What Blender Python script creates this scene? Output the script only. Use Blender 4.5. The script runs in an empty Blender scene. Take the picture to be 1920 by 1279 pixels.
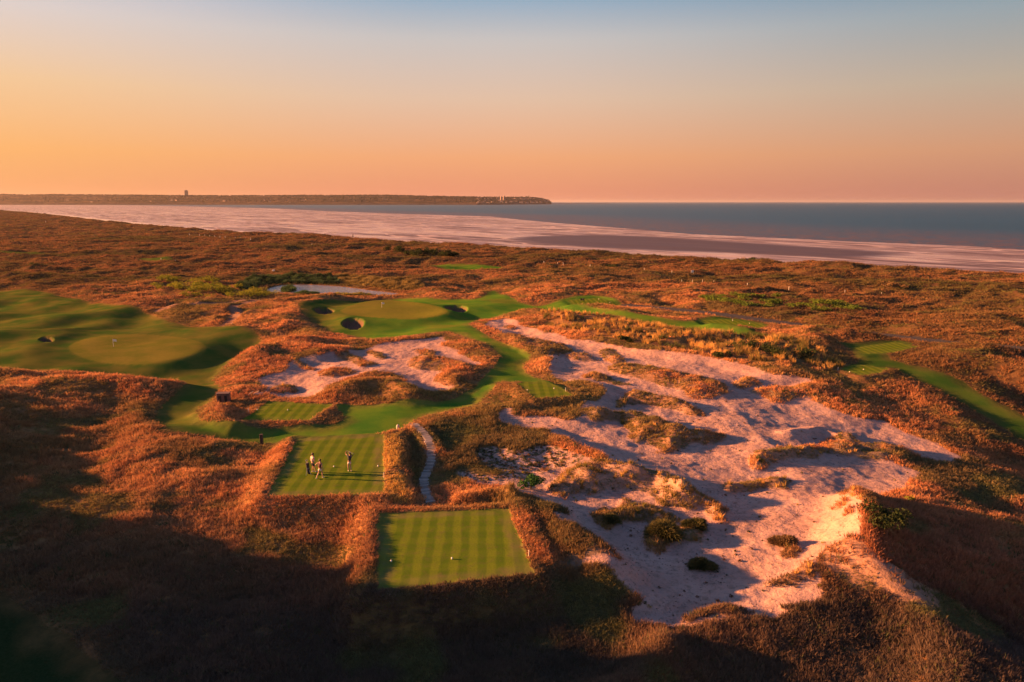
import bpy, math, random
import numpy as np
from mathutils import Vector, Matrix, Quaternion

# ------------------------------------------------------------------ camera, sky, sun, exposure
S = bpy.context.scene
COL = S.collection
FPX, CX, CY, HOR, CAMZ = 1280.0, 960.0, 639.5, 378.5, 25.0
PITCH = math.atan((CY - HOR) / FPX)
cam_data = bpy.data.cameras.new('camera')
cam_data.sensor_width = 36.0
cam_data.lens = 36.0 * FPX / 1920.0
cam_data.clip_start = 0.5
cam_data.clip_end = 200000.0
cam = bpy.data.objects.new('camera', cam_data)
cam.location = (0, 0, CAMZ)
cam.rotation_euler = (math.pi / 2 - PITCH, 0, 0)
COL.objects.link(cam)
S.camera = cam

SUN_EL, SUN_AZ = math.radians(11.5), math.radians(-84.0)      # azimuth measured from +Y, clockwise positive
world = bpy.data.worlds.new("World")
S.world = world
world.use_nodes = True


class NT:
    """small helper for writing node trees"""
    def __init__(self, tree):
        self.t = tree
        tree.nodes.clear()

    def n(self, typ, **kw):
        nd = self.t.nodes.new(typ)
        for k, v in kw.items():
            setattr(nd, k, v)
        return nd

    def link(self, a, b):
        self.t.links.new(a, b)

    def put(self, sock, v):
        if hasattr(v, 'is_output'):
            self.link(v, sock)
        else:
            if isinstance(v, (tuple, list)) and len(v) == 3 and sock.type == 'RGBA':
                v = tuple(v) + (1.0,)
            sock.default_value = v

    def math(self, op, a, b=None, c=None, clamp=False):
        nd = self.n('ShaderNodeMath', operation=op, use_clamp=clamp)
        self.put(nd.inputs[0], a)
        if b is not None:
            self.put(nd.inputs[1], b)
        if c is not None:
            self.put(nd.inputs[2], c)
        return nd.outputs[0]

    def mix(self, f, a, b, blend='MIX'):
        nd = self.n('ShaderNodeMix', data_type='RGBA', blend_type=blend)
        self.put(nd.inputs[0], f)
        self.put(nd.inputs[6], a)
        self.put(nd.inputs[7], b)
        return nd.outputs[2]

    def ss(self, v, a, b, lo=0.0, hi=1.0):
        nd = self.n('ShaderNodeMapRange', interpolation_type='SMOOTHSTEP')
        self.put(nd.inputs[0], v)
        nd.inputs[1].default_value = a
        nd.inputs[2].default_value = b
        nd.inputs[3].default_value = lo
        nd.inputs[4].default_value = hi
        return nd.outputs[0]

    def noise(self, vec, scale, detail=3.0, rough=0.55):
        nd = self.n('ShaderNodeTexNoise')
        nd.inputs['Scale'].default_value = scale
        nd.inputs['Detail'].default_value = detail
        nd.inputs['Roughness'].default_value = rough
        if vec is not None:
            self.link(vec, nd.inputs['Vector'])
        return nd.outputs[0]

    def mapping(self, vec, scale=(1, 1, 1), rot=(0, 0, 0)):
        nd = self.n('ShaderNodeMapping')
        nd.inputs['Scale'].default_value = scale
        nd.inputs['Rotation'].default_value = rot
        self.link(vec, nd.inputs['Vector'])
        return nd.outputs[0]


def ramp(nt, fac, stops):
    nd = nt.n('ShaderNodeValToRGB')
    cr = nd.color_ramp
    cr.interpolation = 'EASE' if False else 'LINEAR'
    while len(cr.elements) > 1:
        cr.elements.remove(cr.elements[-1])
    cr.elements[0].position = stops[0][0]
    cr.elements[0].color = tuple(stops[0][1]) + (1,)
    for p, c in stops[1:]:
        e = cr.elements.new(p)
        e.color = tuple(c) + (1,)
    nt.link(fac, nd.inputs[0])
    return nd.outputs[0]


def lin(r, g, b):
    def f(c):
        c /= 255.0
        return c / 12.92 if c <= 0.04045 else ((c + 0.055) / 1.055) ** 2.4
    return (f(r), f(g), f(b))


# evening sky: warm towards the sun (left), mauve opposite, blue overhead
w = NT(world.node_tree)
tc = w.n('ShaderNodeTexCoord')
sep = w.n('ShaderNodeSeparateXYZ')
w.link(tc.outputs['Generated'], sep.inputs[0])
hx = w.math('MULTIPLY', sep.outputs[0], sep.outputs[0])
hy = w.math('MULTIPLY', sep.outputs[1], sep.outputs[1])
hl = w.math('SQRT', w.math('ADD', w.math('ADD', hx, hy), 1e-6))
toward = w.math('DIVIDE', w.math('MULTIPLY', sep.outputs[0], -1.0), hl)     # 1 = under the sun, -1 = opposite
elev = w.math('ADD', w.math('MULTIPLY', sep.outputs[2], 0.98), 0.02, clamp=True)
warm = ramp(w, elev, [(0.0, lin(232, 158, 104)), (0.022, lin(240, 166, 106)), (0.08, lin(250, 182, 106)), (0.156, lin(246, 200, 146)), (0.229, lin(228, 210, 203)), (0.28, lin(214, 207, 220)), (0.5, lin(106, 128, 168)), (1.0, lin(56, 78, 122))])
mid = ramp(w, elev, [(0.0, lin(214, 134, 108)), (0.022, lin(228, 143, 111)), (0.08, lin(240, 168, 119)), (0.156, lin(225, 190, 164)), (0.229, lin(200, 193, 190)), (0.28, lin(142, 170, 194)), (0.5, lin(88, 118, 160)), (1.0, lin(55, 78, 122))])
cool = ramp(w, elev, [(0.0, lin(174, 114, 104)), (0.022, lin(188, 123, 108)), (0.08, lin(206, 150, 117)), (0.156, lin(184, 167, 148)), (0.229, lin(142, 158, 167)), (0.28, lin(94, 136, 166)), (0.5, lin(68, 100, 142)), (1.0, lin(54, 77, 121))])
gl = w.mix(w.ss(toward, -0.72, 0.05), cool, mid)
gl = w.mix(w.ss(toward, 0.08, 0.85), gl, warm)
sky = w.n('ShaderNodeTexSky', sky_type='NISHITA', sun_disc=False)
sky.sun_elevation = SUN_EL
sky.sun_rotation = SUN_AZ
sky.altitude = 30
sky.air_density = 1.5
sky.dust_density = 3.0
bg1 = w.n('ShaderNodeBackground')
bg1.inputs[1].default_value = 0.0012
w.link(sky.outputs[0], bg1.inputs[0])
bg2 = w.n('ShaderNodeBackground')
bg2.inputs[1].default_value = 0.25
w.link(gl, bg2.inputs[0])
addsh = w.n('ShaderNodeAddShader')
w.link(bg1.outputs[0], addsh.inputs[0])
w.link(bg2.outputs[0], addsh.inputs[1])
wo = w.n('ShaderNodeOutputWorld')
w.link(addsh.outputs[0], wo.inputs[0])

sun_data = bpy.data.lights.new('sun', 'SUN')
sun_data.energy = 5.0
sun_data.angle = math.radians(0.9)
sun_data.color = (1.0, 0.40, 0.13)
sun = bpy.data.objects.new('sun', sun_data)
sd = Vector((math.sin(SUN_AZ) * math.cos(SUN_EL), math.cos(SUN_AZ) * math.cos(SUN_EL), math.sin(SUN_EL)))
sun.rotation_euler = sd.to_track_quat('Z', 'Y').to_euler()
COL.objects.link(sun)

S.view_settings.view_transform = 'Standard'
S.view_settings.look = 'None'
S.view_settings.gamma = 1.0
S.view_settings.use_curve_mapping = False
S.view_settings.exposure = 2.0
S.cycles.max_bounces = 5
S.cycles.diffuse_bounces = 2
S.cycles.transparent_max_bounces = 4

rng = np.random.default_rng(7)
random.seed(7)


# ------------------------------------------------------------------ numeric helpers
def sstep(a, b, x):
    t = np.clip((x - a) / (b - a), 0, 1)
    return t * t * (3 - 2 * t)


def perlin(x, y, seed=0):
    xi, yi = np.floor(x).astype(np.int64), np.floor(y).astype(np.int64)
    xf, yf = x - xi, y - yi
    u, v = xf * xf * xf * (xf * (xf * 6 - 15) + 10), yf * yf * yf * (yf * (yf * 6 - 15) + 10)

    def g(ix, iy, dx, dy):
        h = (ix * 374761393 + iy * 668265263 + seed * 974711 + 1013904223) & 0xffffffff
        h = ((h ^ (h >> 13)) * 1274126177) & 0xffffffff
        h = (h ^ (h >> 16)) & 0xffff
        a = h * (2 * np.pi / 65536.0)
        return np.cos(a) * dx + np.sin(a) * dy
    n00, n10 = g(xi, yi, xf, yf), g(xi + 1, yi, xf - 1, yf)
    n01, n11 = g(xi, yi + 1, xf, yf - 1), g(xi + 1, yi + 1, xf - 1, yf - 1)
    a, b = n00 + u * (n10 - n00), n01 + u * (n11 - n01)
    return (a + v * (b - a)) * 1.5


def macro(x, y):
    """broad lie of the land, metres"""
    x, y = np.asarray(x, float), np.asarray(y, float)
    z = -1.5 * sstep(130, 300, y)
    z = z - 2.0 * sstep(44, 33, y) * sstep(-16, -6, x) * sstep(30, 20, x) - 1.2 * sstep(56, 40, y) * sstep(-6, -14, x)
    z = z - 0.15 * np.maximum(0, x - 28) * sstep(115, 75, y) * sstep(110, 60, x)                        # falls away to the right
    z = z - 0.24 * np.maximum(0, x - 21) * sstep(47, 38, y)
    dune = np.interp(y, [20, 42, 45, 48, 53, 60, 68, 84, 102], [18, 17.5, 13.5, 11, 8.0, 5.2, 3.4, 1.4, 0]) * np.exp(-((x + 64) / 13.0) ** 2) * (1 + 0.08 * np.sin(y * 0.55) + 0.06 * np.sin(y * 1.7 + 0.8))      # unseen dune added left of the camera to shade the foreground
    return z + dune


def ray(px, py):
    u, v = (px - CX) / FPX, (CY - py) / FPX
    return u, math.cos(PITCH) + v * math.sin(PITCH), -math.sin(PITCH) + v * math.cos(PITCH)


def unproj(px, py, z=None, dz=0.0):
    """photo pixel (1920 wide) -> point on the land"""
    dx, dy, dzr = ray(px, py)
    dzr = min(dzr, -0.0008)
    h = 0.0 if z is None else z
    for _ in range(12 if z is None else 1):
        t = (h - CAMZ) / dzr
        if z is None:
            h = 0.5 * h + 0.5 * (float(macro(dx * t, dy * t)) + dz)
    t = (h - CAMZ) / dzr
    return dx * t, dy * t


def at_depth(px, py, Y):
    dx, dy, dzr = ray(px, py)
    t = Y / dy
    return Vector((dx * t, Y, CAMZ + dzr * t))


def poly(pts, z=None, dz=0.0):
    return np.array([unproj(a, b, z, dz) for a, b in pts])


def chaikin(P, n=2, closed=True):
    for _ in range(n):
        Q = np.roll(P, -1, 0) if closed else P[1:]
        A = P if closed else P[:-1]
        R = np.empty((len(A) * 2, 2))
        R[0::2] = 0.75 * A + 0.25 * Q
        R[1::2] = 0.25 * A + 0.75 * Q
        if not closed:
            R = np.vstack([P[:1], R, P[-1:]])
        P = R
    return P


def seg_dist(x, y, P, closed=True):
    d = np.full(x.shape, 1e18)
    n = len(P)
    for i in range(n if closed else n - 1):
        a, b = P[i], P[(i + 1) % n]
        e = b - a
        l2 = max(e @ e, 1e-12)
        t = np.clip(((x - a[0]) * e[0] + (y - a[1]) * e[1]) / l2, 0, 1)
        d = np.minimum(d, (x - a[0] - t * e[0]) ** 2 + (y - a[1] - t * e[1]) ** 2)
    return np.sqrt(d)


def sdf(x, y, P, margin=12.0):
    """signed distance, positive inside, clipped at -margin"""
    out = np.full(x.shape, -margin)
    lo, hi = P.min(0) - margin, P.max(0) + margin
    m = (x > lo[0]) & (x < hi[0]) & (y > lo[1]) & (y < hi[1])
    if not m.any():
        return out
    xs, ys = x[m], y[m]
    d = seg_dist(xs, ys, P)
    ins = np.zeros(xs.shape, bool)
    n = len(P)
    for i in range(n):
        a, b = P[i], P[(i + 1) % n]
        c = (a[1] > ys) != (b[1] > ys)
        with np.errstate(divide='ignore', invalid='ignore'):
            xx = a[0] + (ys - a[1]) / (b[1] - a[1] if b[1] != a[1] else 1e-12) * (b[0] - a[0])
        ins ^= c & (xs < xx)
    out[m] = np.where(ins, d, -np.minimum(d, margin))
    return out


def line_dist(x, y, P, margin=20.0):
    out = np.full(x.shape, margin)
    lo, hi = P.min(0) - margin, P.max(0) + margin
    m = (x > lo[0]) & (x < hi[0]) & (y > lo[1]) & (y < hi[1])
    if m.any():
        out[m] = np.minimum(seg_dist(x[m], y[m], P, False), margin)
    return out


# ------------------------------------------------------------------ outlines traced on the ground
TZ = 1.0
tees = {
    'golfer': ([(556, 822), (722, 813), (721, 927), (500, 931)], TZ),
    'front': ([(706, 962), (956, 953), (1000, 1075), (706, 1108)], TZ),
    'left': ([(503, 752), (626, 758), (578, 788), (452, 789)], 0.4),
    'right': ([(968, 718), (1023, 714), (1078, 742), (1003, 747)], 0.9),
    'far': ([(1062, 563), (1122, 559), (1170, 570), (1140, 574), (1075, 572)], 0.3),
    'farther right': ([(1312, 601), (1375, 598), (1440, 610), (1425, 616), (1330, 612)], 0.3),
    'road side': ([(1600, 652), (1678, 641), (1720, 650), (1675, 661), (1620, 664)], None),
    'right edge': ([(1574, 692), (1606, 683), (1668, 691), (1650, 699), (1613, 704)], None),
}
# mown turf
fair_px = {
    'ribbon': [(554, 590), (575, 573), (622, 566), (706, 557), (750, 555), (837, 561), (867, 560), (890, 562), (910, 555), (919, 546), (932, 546), (947, 557), (977, 568), (1017, 575),
               (1062, 562), (1122, 558), (1174, 570), (1140, 576), (1090, 574), (1075, 578), (1100, 584), (1130, 590), (1210, 600), (1260, 608), (1300, 608), (1312, 600), (1375, 597), (1445, 610), (1430, 618),
               (1370, 622), (1420, 628), (1470, 638), (1414, 634), (1292, 622), (1210, 613), (1140, 598), (1070, 592), (1017, 586), (974, 582), (936, 590), (898, 599),
               (880, 607), (884, 616), (904, 630), (930, 643), (956, 651), (985, 661), (1003, 667), (988, 676), (982, 686), (990, 702), (1023, 713), (1080, 743), (1003, 749), (966, 720), (944, 716),
               (925, 730), (896, 760), (823, 772), (778, 785), (776, 797), (747, 811), (722, 834), (553, 842), (540, 832), (495, 826), (417, 828), (352, 823), (320, 819), (299, 806), (286, 786), (292, 770),
               (312, 754), (346, 738), (350, 722), (299, 718), (260, 707), (234, 701), (182, 701), (104, 701), (52, 701), (0, 698), (-160, 702), (-160, 546), (0, 546), (65, 546), (130, 559),
               (193, 572), (286, 584), (299, 596), (340, 606), (391, 611), (443, 621), (490, 630), (482, 653), (443, 666), (406, 692), (401, 707), (414, 728), (406, 749),
               (372, 765), (370, 786), (385, 801), (430, 806), (495, 805), (580, 800), (640, 793), (646, 780), (627, 761), (692, 761), (779, 758), (837, 751), (867, 738), (896, 719), (919, 700),
               (938, 672), (934, 659), (890, 643), (855, 631), (823, 627), (744, 636), (686, 639), (671, 628), (616, 625), (601, 612)],
    'right lower': [(1563, 646), (1600, 648), (1678, 640), (1721, 650), (1672, 662), (1661, 670), (1675, 680), (1745, 698), (1802, 717), (1819, 734), (1858, 757), (1920, 784), (2100, 880),
                    (2080, 920), (1920, 836), (1909, 825), (1872, 799), (1830, 774), (1774, 743), (1717, 717), (1670, 692), (1650, 700), (1613, 705), (1572, 693), (1594, 683), (1613, 681), (1596, 661), (1577, 650)],
    'far strip': [(777, 494), (845, 495), (910, 497), (954, 501), (910, 507), (831, 505), (785, 499)],
    'far left strip': [(-60, 472), (0, 473), (52, 471), (117, 474), (91, 482), (0, 479), (-60, 480)],
    'thin strip': [(255, 487), (300, 486), (332, 490), (310, 493), (262, 491)],
    'thin strip two': [(345, 494), (410, 495), (420, 499), (350, 499)],
    'near left': [(-60, 1090), (0, 1120), (50, 1145), (110, 1190), (170, 1235), (215, 1279), (300, 1360), (-200, 1500)],
}
greens_px = {
    'left': [(258 + 130 * math.cos(a) , 655 + 28 * math.sin(a)) for a in np.linspace(0, 2 * math.pi, 28, endpoint=False)],
    'centre': [(633, 588), (650, 579), (680, 570), (709, 565), (745, 566), (800, 573), (835, 581), (842, 590), (820, 598), (770, 603), (715, 602), (665, 597)],
}
bunk_px = {
    'near left': [(608 + 19 * math.cos(a), 589 + 6.5 * math.sin(a)) for a in np.linspace(0, 2 * math.pi, 14, endpoint=False)],
    'front': [(662 + 21 * math.cos(a), 611 + 6.5 * math.sin(a)) for a in np.linspace(0, 2 * math.pi, 14, endpoint=False)],
    'right': [(855 + 22 * math.cos(a), 580 + 6.5 * math.sin(a)) for a in np.linspace(0, 2 * math.pi, 14, endpoint=False)],
    'far left': [(104 + 36 * math.cos(a), 618 + 4 * math.sin(a)) for a in np.linspace(0, 2 * math.pi, 14, endpoint=False)],
    'left low': [(88 + 13 * math.cos(a), 646 + 4 * math.sin(a)) for a in np.linspace(0, 2 * math.pi, 14, endpoint=False)],
}
sand_px = {
    'left': [(479, 713), (505, 706), (530, 700), (543, 680), (590, 672), (633, 662), (660, 660), (690, 655), (706, 648), (750, 643), (800, 637), (823, 633), (842, 640), (832, 651), (862, 662), (890, 677), (899, 688),
             (870, 688), (845, 697), (835, 700), (815, 706), (840, 716), (850, 726), (835, 736), (810, 743), (775, 738), (750, 729), (750, 722), (757, 714), (740, 704), (700, 702), (672, 707), (655, 716), (640, 722),
             (615, 727), (617, 735), (600, 742), (560, 747), (520, 746), (495, 740), (488, 725)],
    'right': [(905, 606), (927, 600), (956, 598), (982, 610), (1015, 625), (1047, 630), (1064, 641), (1111, 642), (1140, 649), (1178, 654), (1210, 660), (1248, 665), (1312, 671), (1356, 680), (1399, 692), (1453, 707),
              (1492, 713), (1530, 722), (1500, 735), (1521, 752), (1554, 766), (1594, 780), (1639, 786), (1667, 792), (1697, 814), (1746, 829), (1805, 855), (1785, 868), (1746, 860), (1690, 842), (1676, 862), (1736, 878),
              (1717, 903), (1678, 916), (1640, 932), (1612, 950), (1604, 1000), (1618, 1024), (1580, 1036), (1560, 1040), (1536, 1054), (1530, 1090), (1536, 1137), (1472, 1178), (1410, 1180), (1319, 1179), (1251, 1184),
              (1210, 1178), (1186, 1147), (1208, 1133), (1189, 1116), (1133, 1092), (1077, 1078), (1074, 1057), (1110, 1064), (1161, 1069), (1147, 1047), (1110, 1032), (1091, 1007), (1054, 994), (1024, 979), (1064, 972),
              (1054, 955), (1020, 936), (980, 926), (952, 916), (901, 915), (871, 906), (850, 884), (887, 886), (933, 897), (959, 892), (945, 880), (919, 873), (890, 857), (880, 845), (919, 838), (972, 854), (1012, 840),
              (1060, 852), (1134, 868), (1147, 863), (1095, 841), (1056, 825), (1017, 809), (965, 799), (939, 789), (934, 778), (952, 772), (978, 783), (1030, 783), (1061, 791), (1087, 777), (1093, 759), (1122, 757),
              (1131, 750), (1128, 732), (1102, 721), (1076, 715), (1058, 721), (1047, 712), (1032, 692), (1029, 668), (1000, 655), (975, 640), (940, 628), (915, 618)],
}
ell = lambda cx, cy, rx, ry, n=12: [(cx + rx * math.cos(a), cy + ry * math.sin(a)) for a in np.linspace(0, 2 * math.pi, n, endpoint=False)]
# grassy islands and ridges standing on the sand: outline, height, flank width, cover (1 = full)
islands = [
    (ell(956, 614, 17, 3.5), 0.4, 0.8, 1.0),
    ([(925, 630), (985, 633), (1020, 639), (1065, 647), (1072, 660), (1030, 668), (1000, 668), (960, 656)], 0.9, 2.0, 1.0),
    ([(1055, 664), (1085, 660), (1112, 668), (1105, 675), (1070, 674)], 0.5, 1.2, 0.6),
    ([(1120, 655), (1140, 652), (1168, 662), (1168, 676), (1145, 678), (1128, 668)], 0.6, 1.4, 0.8),
    ([(1138, 690), (1157, 679), (1204, 682), (1268, 696), (1326, 708), (1370, 718), (1364, 733), (1297, 740), (1283, 728), (1239, 716), (1195, 707)], 1.0, 2.0, 1.0),
    ([(1082, 704), (1114, 693), (1140, 702), (1178, 718), (1151, 717), (1122, 713)], 0.7, 1.4, 1.0),
    ([(1164, 748), (1175, 731), (1210, 729), (1239, 736), (1283, 746), (1330, 764), (1315, 771), (1268, 760), (1242, 751), (1210, 745), (1181, 749), (1169, 764)], 1.5, 1.6, 0.95),
    ([(1085, 772), (1117, 766), (1172, 769), (1210, 775), (1253, 784), (1277, 796), (1312, 797), (1350, 797), (1364, 811), (1332, 822), (1297, 818), (1268, 825), (1239, 836), (1230, 815), (1195, 818),
      (1178, 798), (1165, 780), (1131, 783), (1108, 789), (1090, 780)], 1.7, 2.0, 1.0),
    ([(1041, 914), (1050, 895), (1056, 882), (1087, 868), (1160, 867), (1225, 875), (1268, 879), (1280, 893), (1296, 905), (1343, 920), (1380, 940), (1366, 962), (1332, 955), (1322, 938), (1291, 942),
      (1239, 936), (1215, 921), (1180, 906), (1140, 906), (1110, 918), (1095, 910), (1080, 916), (1060, 921)], 2.0, 2.2, 0.62),
    ([(1123, 974), (1120, 953), (1134, 941), (1160, 944), (1163, 926), (1176, 923), (1192, 931), (1210, 935), (1235, 941), (1259, 953), (1274, 970), (1239, 970), (1207, 960), (1166, 965), (1142, 986)], 0.9, 1.2, 0.8),
    (ell(1250, 998, 34, 24), 0.7, 1.0, 1.0), (ell(1303, 986, 24, 12), 0.6, 0.8, 1.0),
    (ell(1470, 1017, 27, 13), 0.35, 0.6, 1.0),
    ([(1436, 1078), (1486, 1061), (1509, 1050), (1532, 1060), (1530, 1086), (1486, 1101), (1466, 1087)], 0.7, 0.9, 0.9),
    ([(1295, 1134), (1330, 1129), (1370, 1139), (1412, 1165), (1390, 1182), (1340, 1162), (1300, 1152)], 0.6, 0.9, 1.0),
    ([(1464, 1153), (1500, 1140), (1538, 1139), (1538, 1162), (1510, 1167)], 0.5, 0.8, 1.0),
    ([(1361, 889), (1385, 884), (1420, 879), (1470, 874), (1492, 884), (1482, 897), (1440, 892), (1405, 902), (1395, 907), (1375, 903)], 0.7, 0.9, 0.9),
    ([(1403, 860), (1418, 838), (1449, 825), (1496, 821), (1522, 825), (1548, 822), (1561, 812), (1587, 812), (1611, 828), (1678, 833), (1705, 841), (1724, 864), (1673, 862), (1639, 854), (1587, 844), (1548, 833),
      (1534, 840), (1517, 848), (1486, 840), (1465, 853), (1439, 861)], 1.1, 1.4, 0.85),
    ([(1404, 723), (1450, 725), (1506, 727), (1562, 740), (1549, 753), (1500, 748), (1464, 756), (1440, 740)], 0.8, 1.4, 1.0),
    ([(1372, 712), (1395, 702), (1440, 712), (1420, 720), (1385, 722)], 0.6, 1.2, 0.9),
    ([(1548, 958), (1570, 940), (1585, 948), (1570, 965)], 0.25, 0.8, 0.75),
    ([(1578, 926), (1608, 922), (1625, 935), (1622, 985), (1628, 1020), (1602, 1012), (1604, 975), (1594, 950)], 0.5, 1.0, 0.9),
    ([(1572, 985), (1590, 978), (1596, 992), (1580, 1000)], 0.2, 0.7, 0.7),
    # left hollow
    (ell(633, 701, 33, 7), 0.5, 1.0, 1.0),
    ([(628, 655), (660, 662), (692, 680), (700, 688), (674, 690), (655, 674), (633, 668)], 0.7, 1.2, 1.0),
    ([(690, 655), (715, 664), (720, 673), (698, 672)], 0.5, 1.0, 1.0),
    ([(545, 676), (570, 678), (590, 690), (580, 696), (556, 686)], 0.5, 0.9, 1.0),
    ([(497, 733), (520, 724), (552, 718), (566, 724), (563, 732), (530, 737)], 0.7, 1.0, 1.0),
    (ell(800, 662, 20, 5.5), 0.5, 1.0, 1.0),
    ([(765, 675), (808, 668), (860, 680), (904, 700), (890, 712), (855, 729), (836, 724), (813, 708), (833, 698), (808, 692), (772, 692)], 1.1, 1.8, 1.0),
]
shore_px = [(-900, 384.5), (-300, 388.5), (0, 394), (60, 399), (100, 403), (160, 410), (250, 420), (330, 428), (430, 435), (480, 438), (560, 442), (620, 446), (720, 452), (800, 458), (880, 463), (960, 468), (1060, 474),
            (1160, 480), (1260, 486), (1360, 491), (1420, 494), (1560, 502), (1700, 511), (1800, 516), (1920, 521), (2200, 540), (2600, 570)]
water_px = [(-900, 381.3), (0, 382.6), (280, 385.5), (519, 391), (610, 396), (818, 403), (923, 406), (986, 413), (1106, 423), (1220, 432), (1298, 439), (1455, 446), (1654, 455), (1811, 461), (1920, 468), (2200, 482), (2600, 500)]
lagoon_px = [(962, 447), (1012, 443), (1129, 441), (1220, 444), (1340, 452), (1480, 461), (1620, 470), (1700, 477), (1600, 484), (1455, 478), (1377, 475), (1220, 470), (1064, 462), (986, 455)]
pond_px = [(493, 545), (517, 536), (557, 533), (633, 536), (692, 544), (764, 552), (721, 554), (633, 553), (563, 551), (517, 550)]
road_px = [(1180, 573), (1260, 580), (1330, 588), (1440, 603), (1560, 616), (1700, 633), (1800, 646), (1920, 656), (2200, 690)]
dirt_px = [[(300, 582), (350, 576), (430, 570), (495, 563), (560, 560)], [(500, 565), (455, 571), (428, 580), (450, 590), (440, 600), (425, 612)]]
rut_px = [[(1233, 556), (1285, 546), (1325, 540), (1356, 534), (1340, 521)], [(930, 536), (990, 528), (1035, 516), (1048, 508), (1040, 498)], [(1700, 580), (1760, 570), (1800, 562), (1830, 540)],
          [(150, 465), (170, 472)], [(260, 478), (285, 468), (280, 462)]]
SHORE = np.array([unproj(a, b, -3.6) for a, b in shore_px])
WATER = np.array([unproj(a, b, -5.0) for a, b in water_px])
LAND = np.vstack([SHORE, [[400, -60], [-9000, -60]]])
DRY = np.vstack([WATER, [[900, -60], [-9000, -60]]])
for k, (p, z) in list(tees.items()):
    if z is None:
        tees[k] = (p, float(macro(*unproj(*np.mean(p, 0)))) + 0.3)
TEES = {k: poly(p, z) for k, (p, z) in tees.items()}
FAIR = {k: chaikin(poly(p), 1) for k, p in fair_px.items()}
GREENS = {k: chaikin(poly(p, 0.3), 1) for k, p in greens_px.items()}
BUNK = {k: chaikin(poly(p), 1) for k, p in bunk_px.items()}
SAND = {k: chaikin(poly(p), 1) for k, p in sand_px.items()}
ISL = [(chaikin(poly(p), 1), h, wd, cv) for p, h, wd, cv in islands]
LAG = chaikin(poly(lagoon_px, -5.0), 1)
POND = chaikin(poly(pond_px, -0.9), 1)
ROAD = chaikin(poly(road_px), 2, False)
DIRT = [chaikin(poly(p), 2, False) for p in dirt_px]
RUT = [chaikin(poly(p), 2, False) for p in rut_px]
PATH = chaikin(poly([(776, 806), (790, 818), (801, 832), (809, 848), (808, 866), (799, 884), (794, 900), (799, 920), (807, 944)], 0.3), 2, False)
# ridges with a crest: polyline, height, half width
RIDGES = [
    ([(752, 812), (747, 840), (746, 880), (752, 915), (770, 936)], 0.55, 1.2),
    ([(552, 826), (534, 860), (508, 905), (494, 930)], 0.35, 1.5),
    ([(958, 930), (975, 965), (1005, 1015), (1036, 1062)], 0.4, 0.8),
    ([(700, 950), (697, 1000), (694, 1060), (700, 1110)], 0.35, 1.4),
    ([(860, 935), (920, 930), (955, 930)], 0.5, 0.9),
    ([(1606, 926), (1609, 960), (1604, 1000), (1612, 1022)], 1.0, 2.0),
    ([(1640, 945), (1650, 975), (1640, 1000)], 0.7, 1.8),
    ([(1655, 1070), (1720, 1105), (1775, 1170), (1788, 1240)], 1.1, 2.0),
    ([(1250, 1190), (1200, 1230), (1120, 1290)], 1.5, 1.6),
    ([(940, 722), (965, 730), (985, 745), (960, 765)], 0.5, 1.6),
    ([(1062, 722), (1095, 740), (1105, 755)], 0.4, 1.4),
    ([(395, 770), (420, 790), (440, 798)], 1.0, 1.8),
    ([(640, 735), (690, 725), (730, 722), (770, 742)], 1.2, 2.6),
    ([(100, 735), (200, 730), (290, 733), (335, 728)], 0.9, 3.0),
    ([(1480, 790), (1540, 772), (1590, 785)], 0.6, 1.3),
    ([(1020, 965), (1060, 1000), (1090, 1030), (1130, 1055)], 1.1, 2.0),
    ([(1075, 578), (1120, 580), (1180, 588)], 1.0, 3.0),
    ([(1335, 615), (1365, 617), (1400, 621)], 0.8, 2.0),
    ([(470, 560), (540, 562), (640, 560)], 0.2, 3.0),
    ([(240, 560), (300, 566), (400, 560)], 0.5, 5.0),
    ([(330, 575), (380, 577), (420, 581)], 0.9, 3.0),
    ([(455, 660), (500, 655), (560, 650)], 0.7, 3.5),
]
RIDGES = [(poly(p, 0.5 if h < 2.5 else 1.0), h, wd) for p, h, wd in RIDGES]
OLIVE = [chaikin(poly(p), 1) for p in (
    [(985, 935), (1060, 955), (1060, 985), (1100, 1010), (1160, 1065), (1100, 1065), (1030, 1050), (990, 990)],
    [(790, 790), (940, 785), (1050, 830), (1000, 850), (930, 890), (850, 900), (815, 850)],
    [(640, 1130), (900, 1090), (1080, 1080), (1200, 1120), (1190, 1180), (1100, 1300), (640, 1300)],
    [(1700, 860), (1830, 850), (1920, 930), (1920, 1000), (1740, 930)],
    [(1310, 560), (1500, 565), (1650, 590), (1500, 605), (1330, 585)],
    [(755, 830), (790, 820), (805, 850), (790, 900), (762, 900)])]
SPARSE = chaikin(poly([(840, 850), (900, 835), (1010, 832), (1110, 848), (1150, 868), (1040, 870), (990, 890), (930, 900), (880, 900), (850, 885)]), 1)
SANDY_ROUGH = [chaikin(poly(p), 1) for p in (
    [(1540, 1050), (1610, 1025), (1660, 1070), (1760, 1110), (1760, 1180), (1660, 1130), (1580, 1110)],
    [(1520, 760), (1600, 785), (1640, 800), (1560, 800)],
    [(1180, 1060), (1100, 1075), (1020, 1070), (1060, 1050)])]


def smooth_field(x, y):
    lf = 1 + 1.0 * sstep(-18, -40, x)
    return lf * (perlin(x / 34, y / 34, 1) * 1.0 + perlin(x / 15, y / 17, 2) * 0.75 + perlin(x / 9, y / 11, 10) * 0.3)


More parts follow.
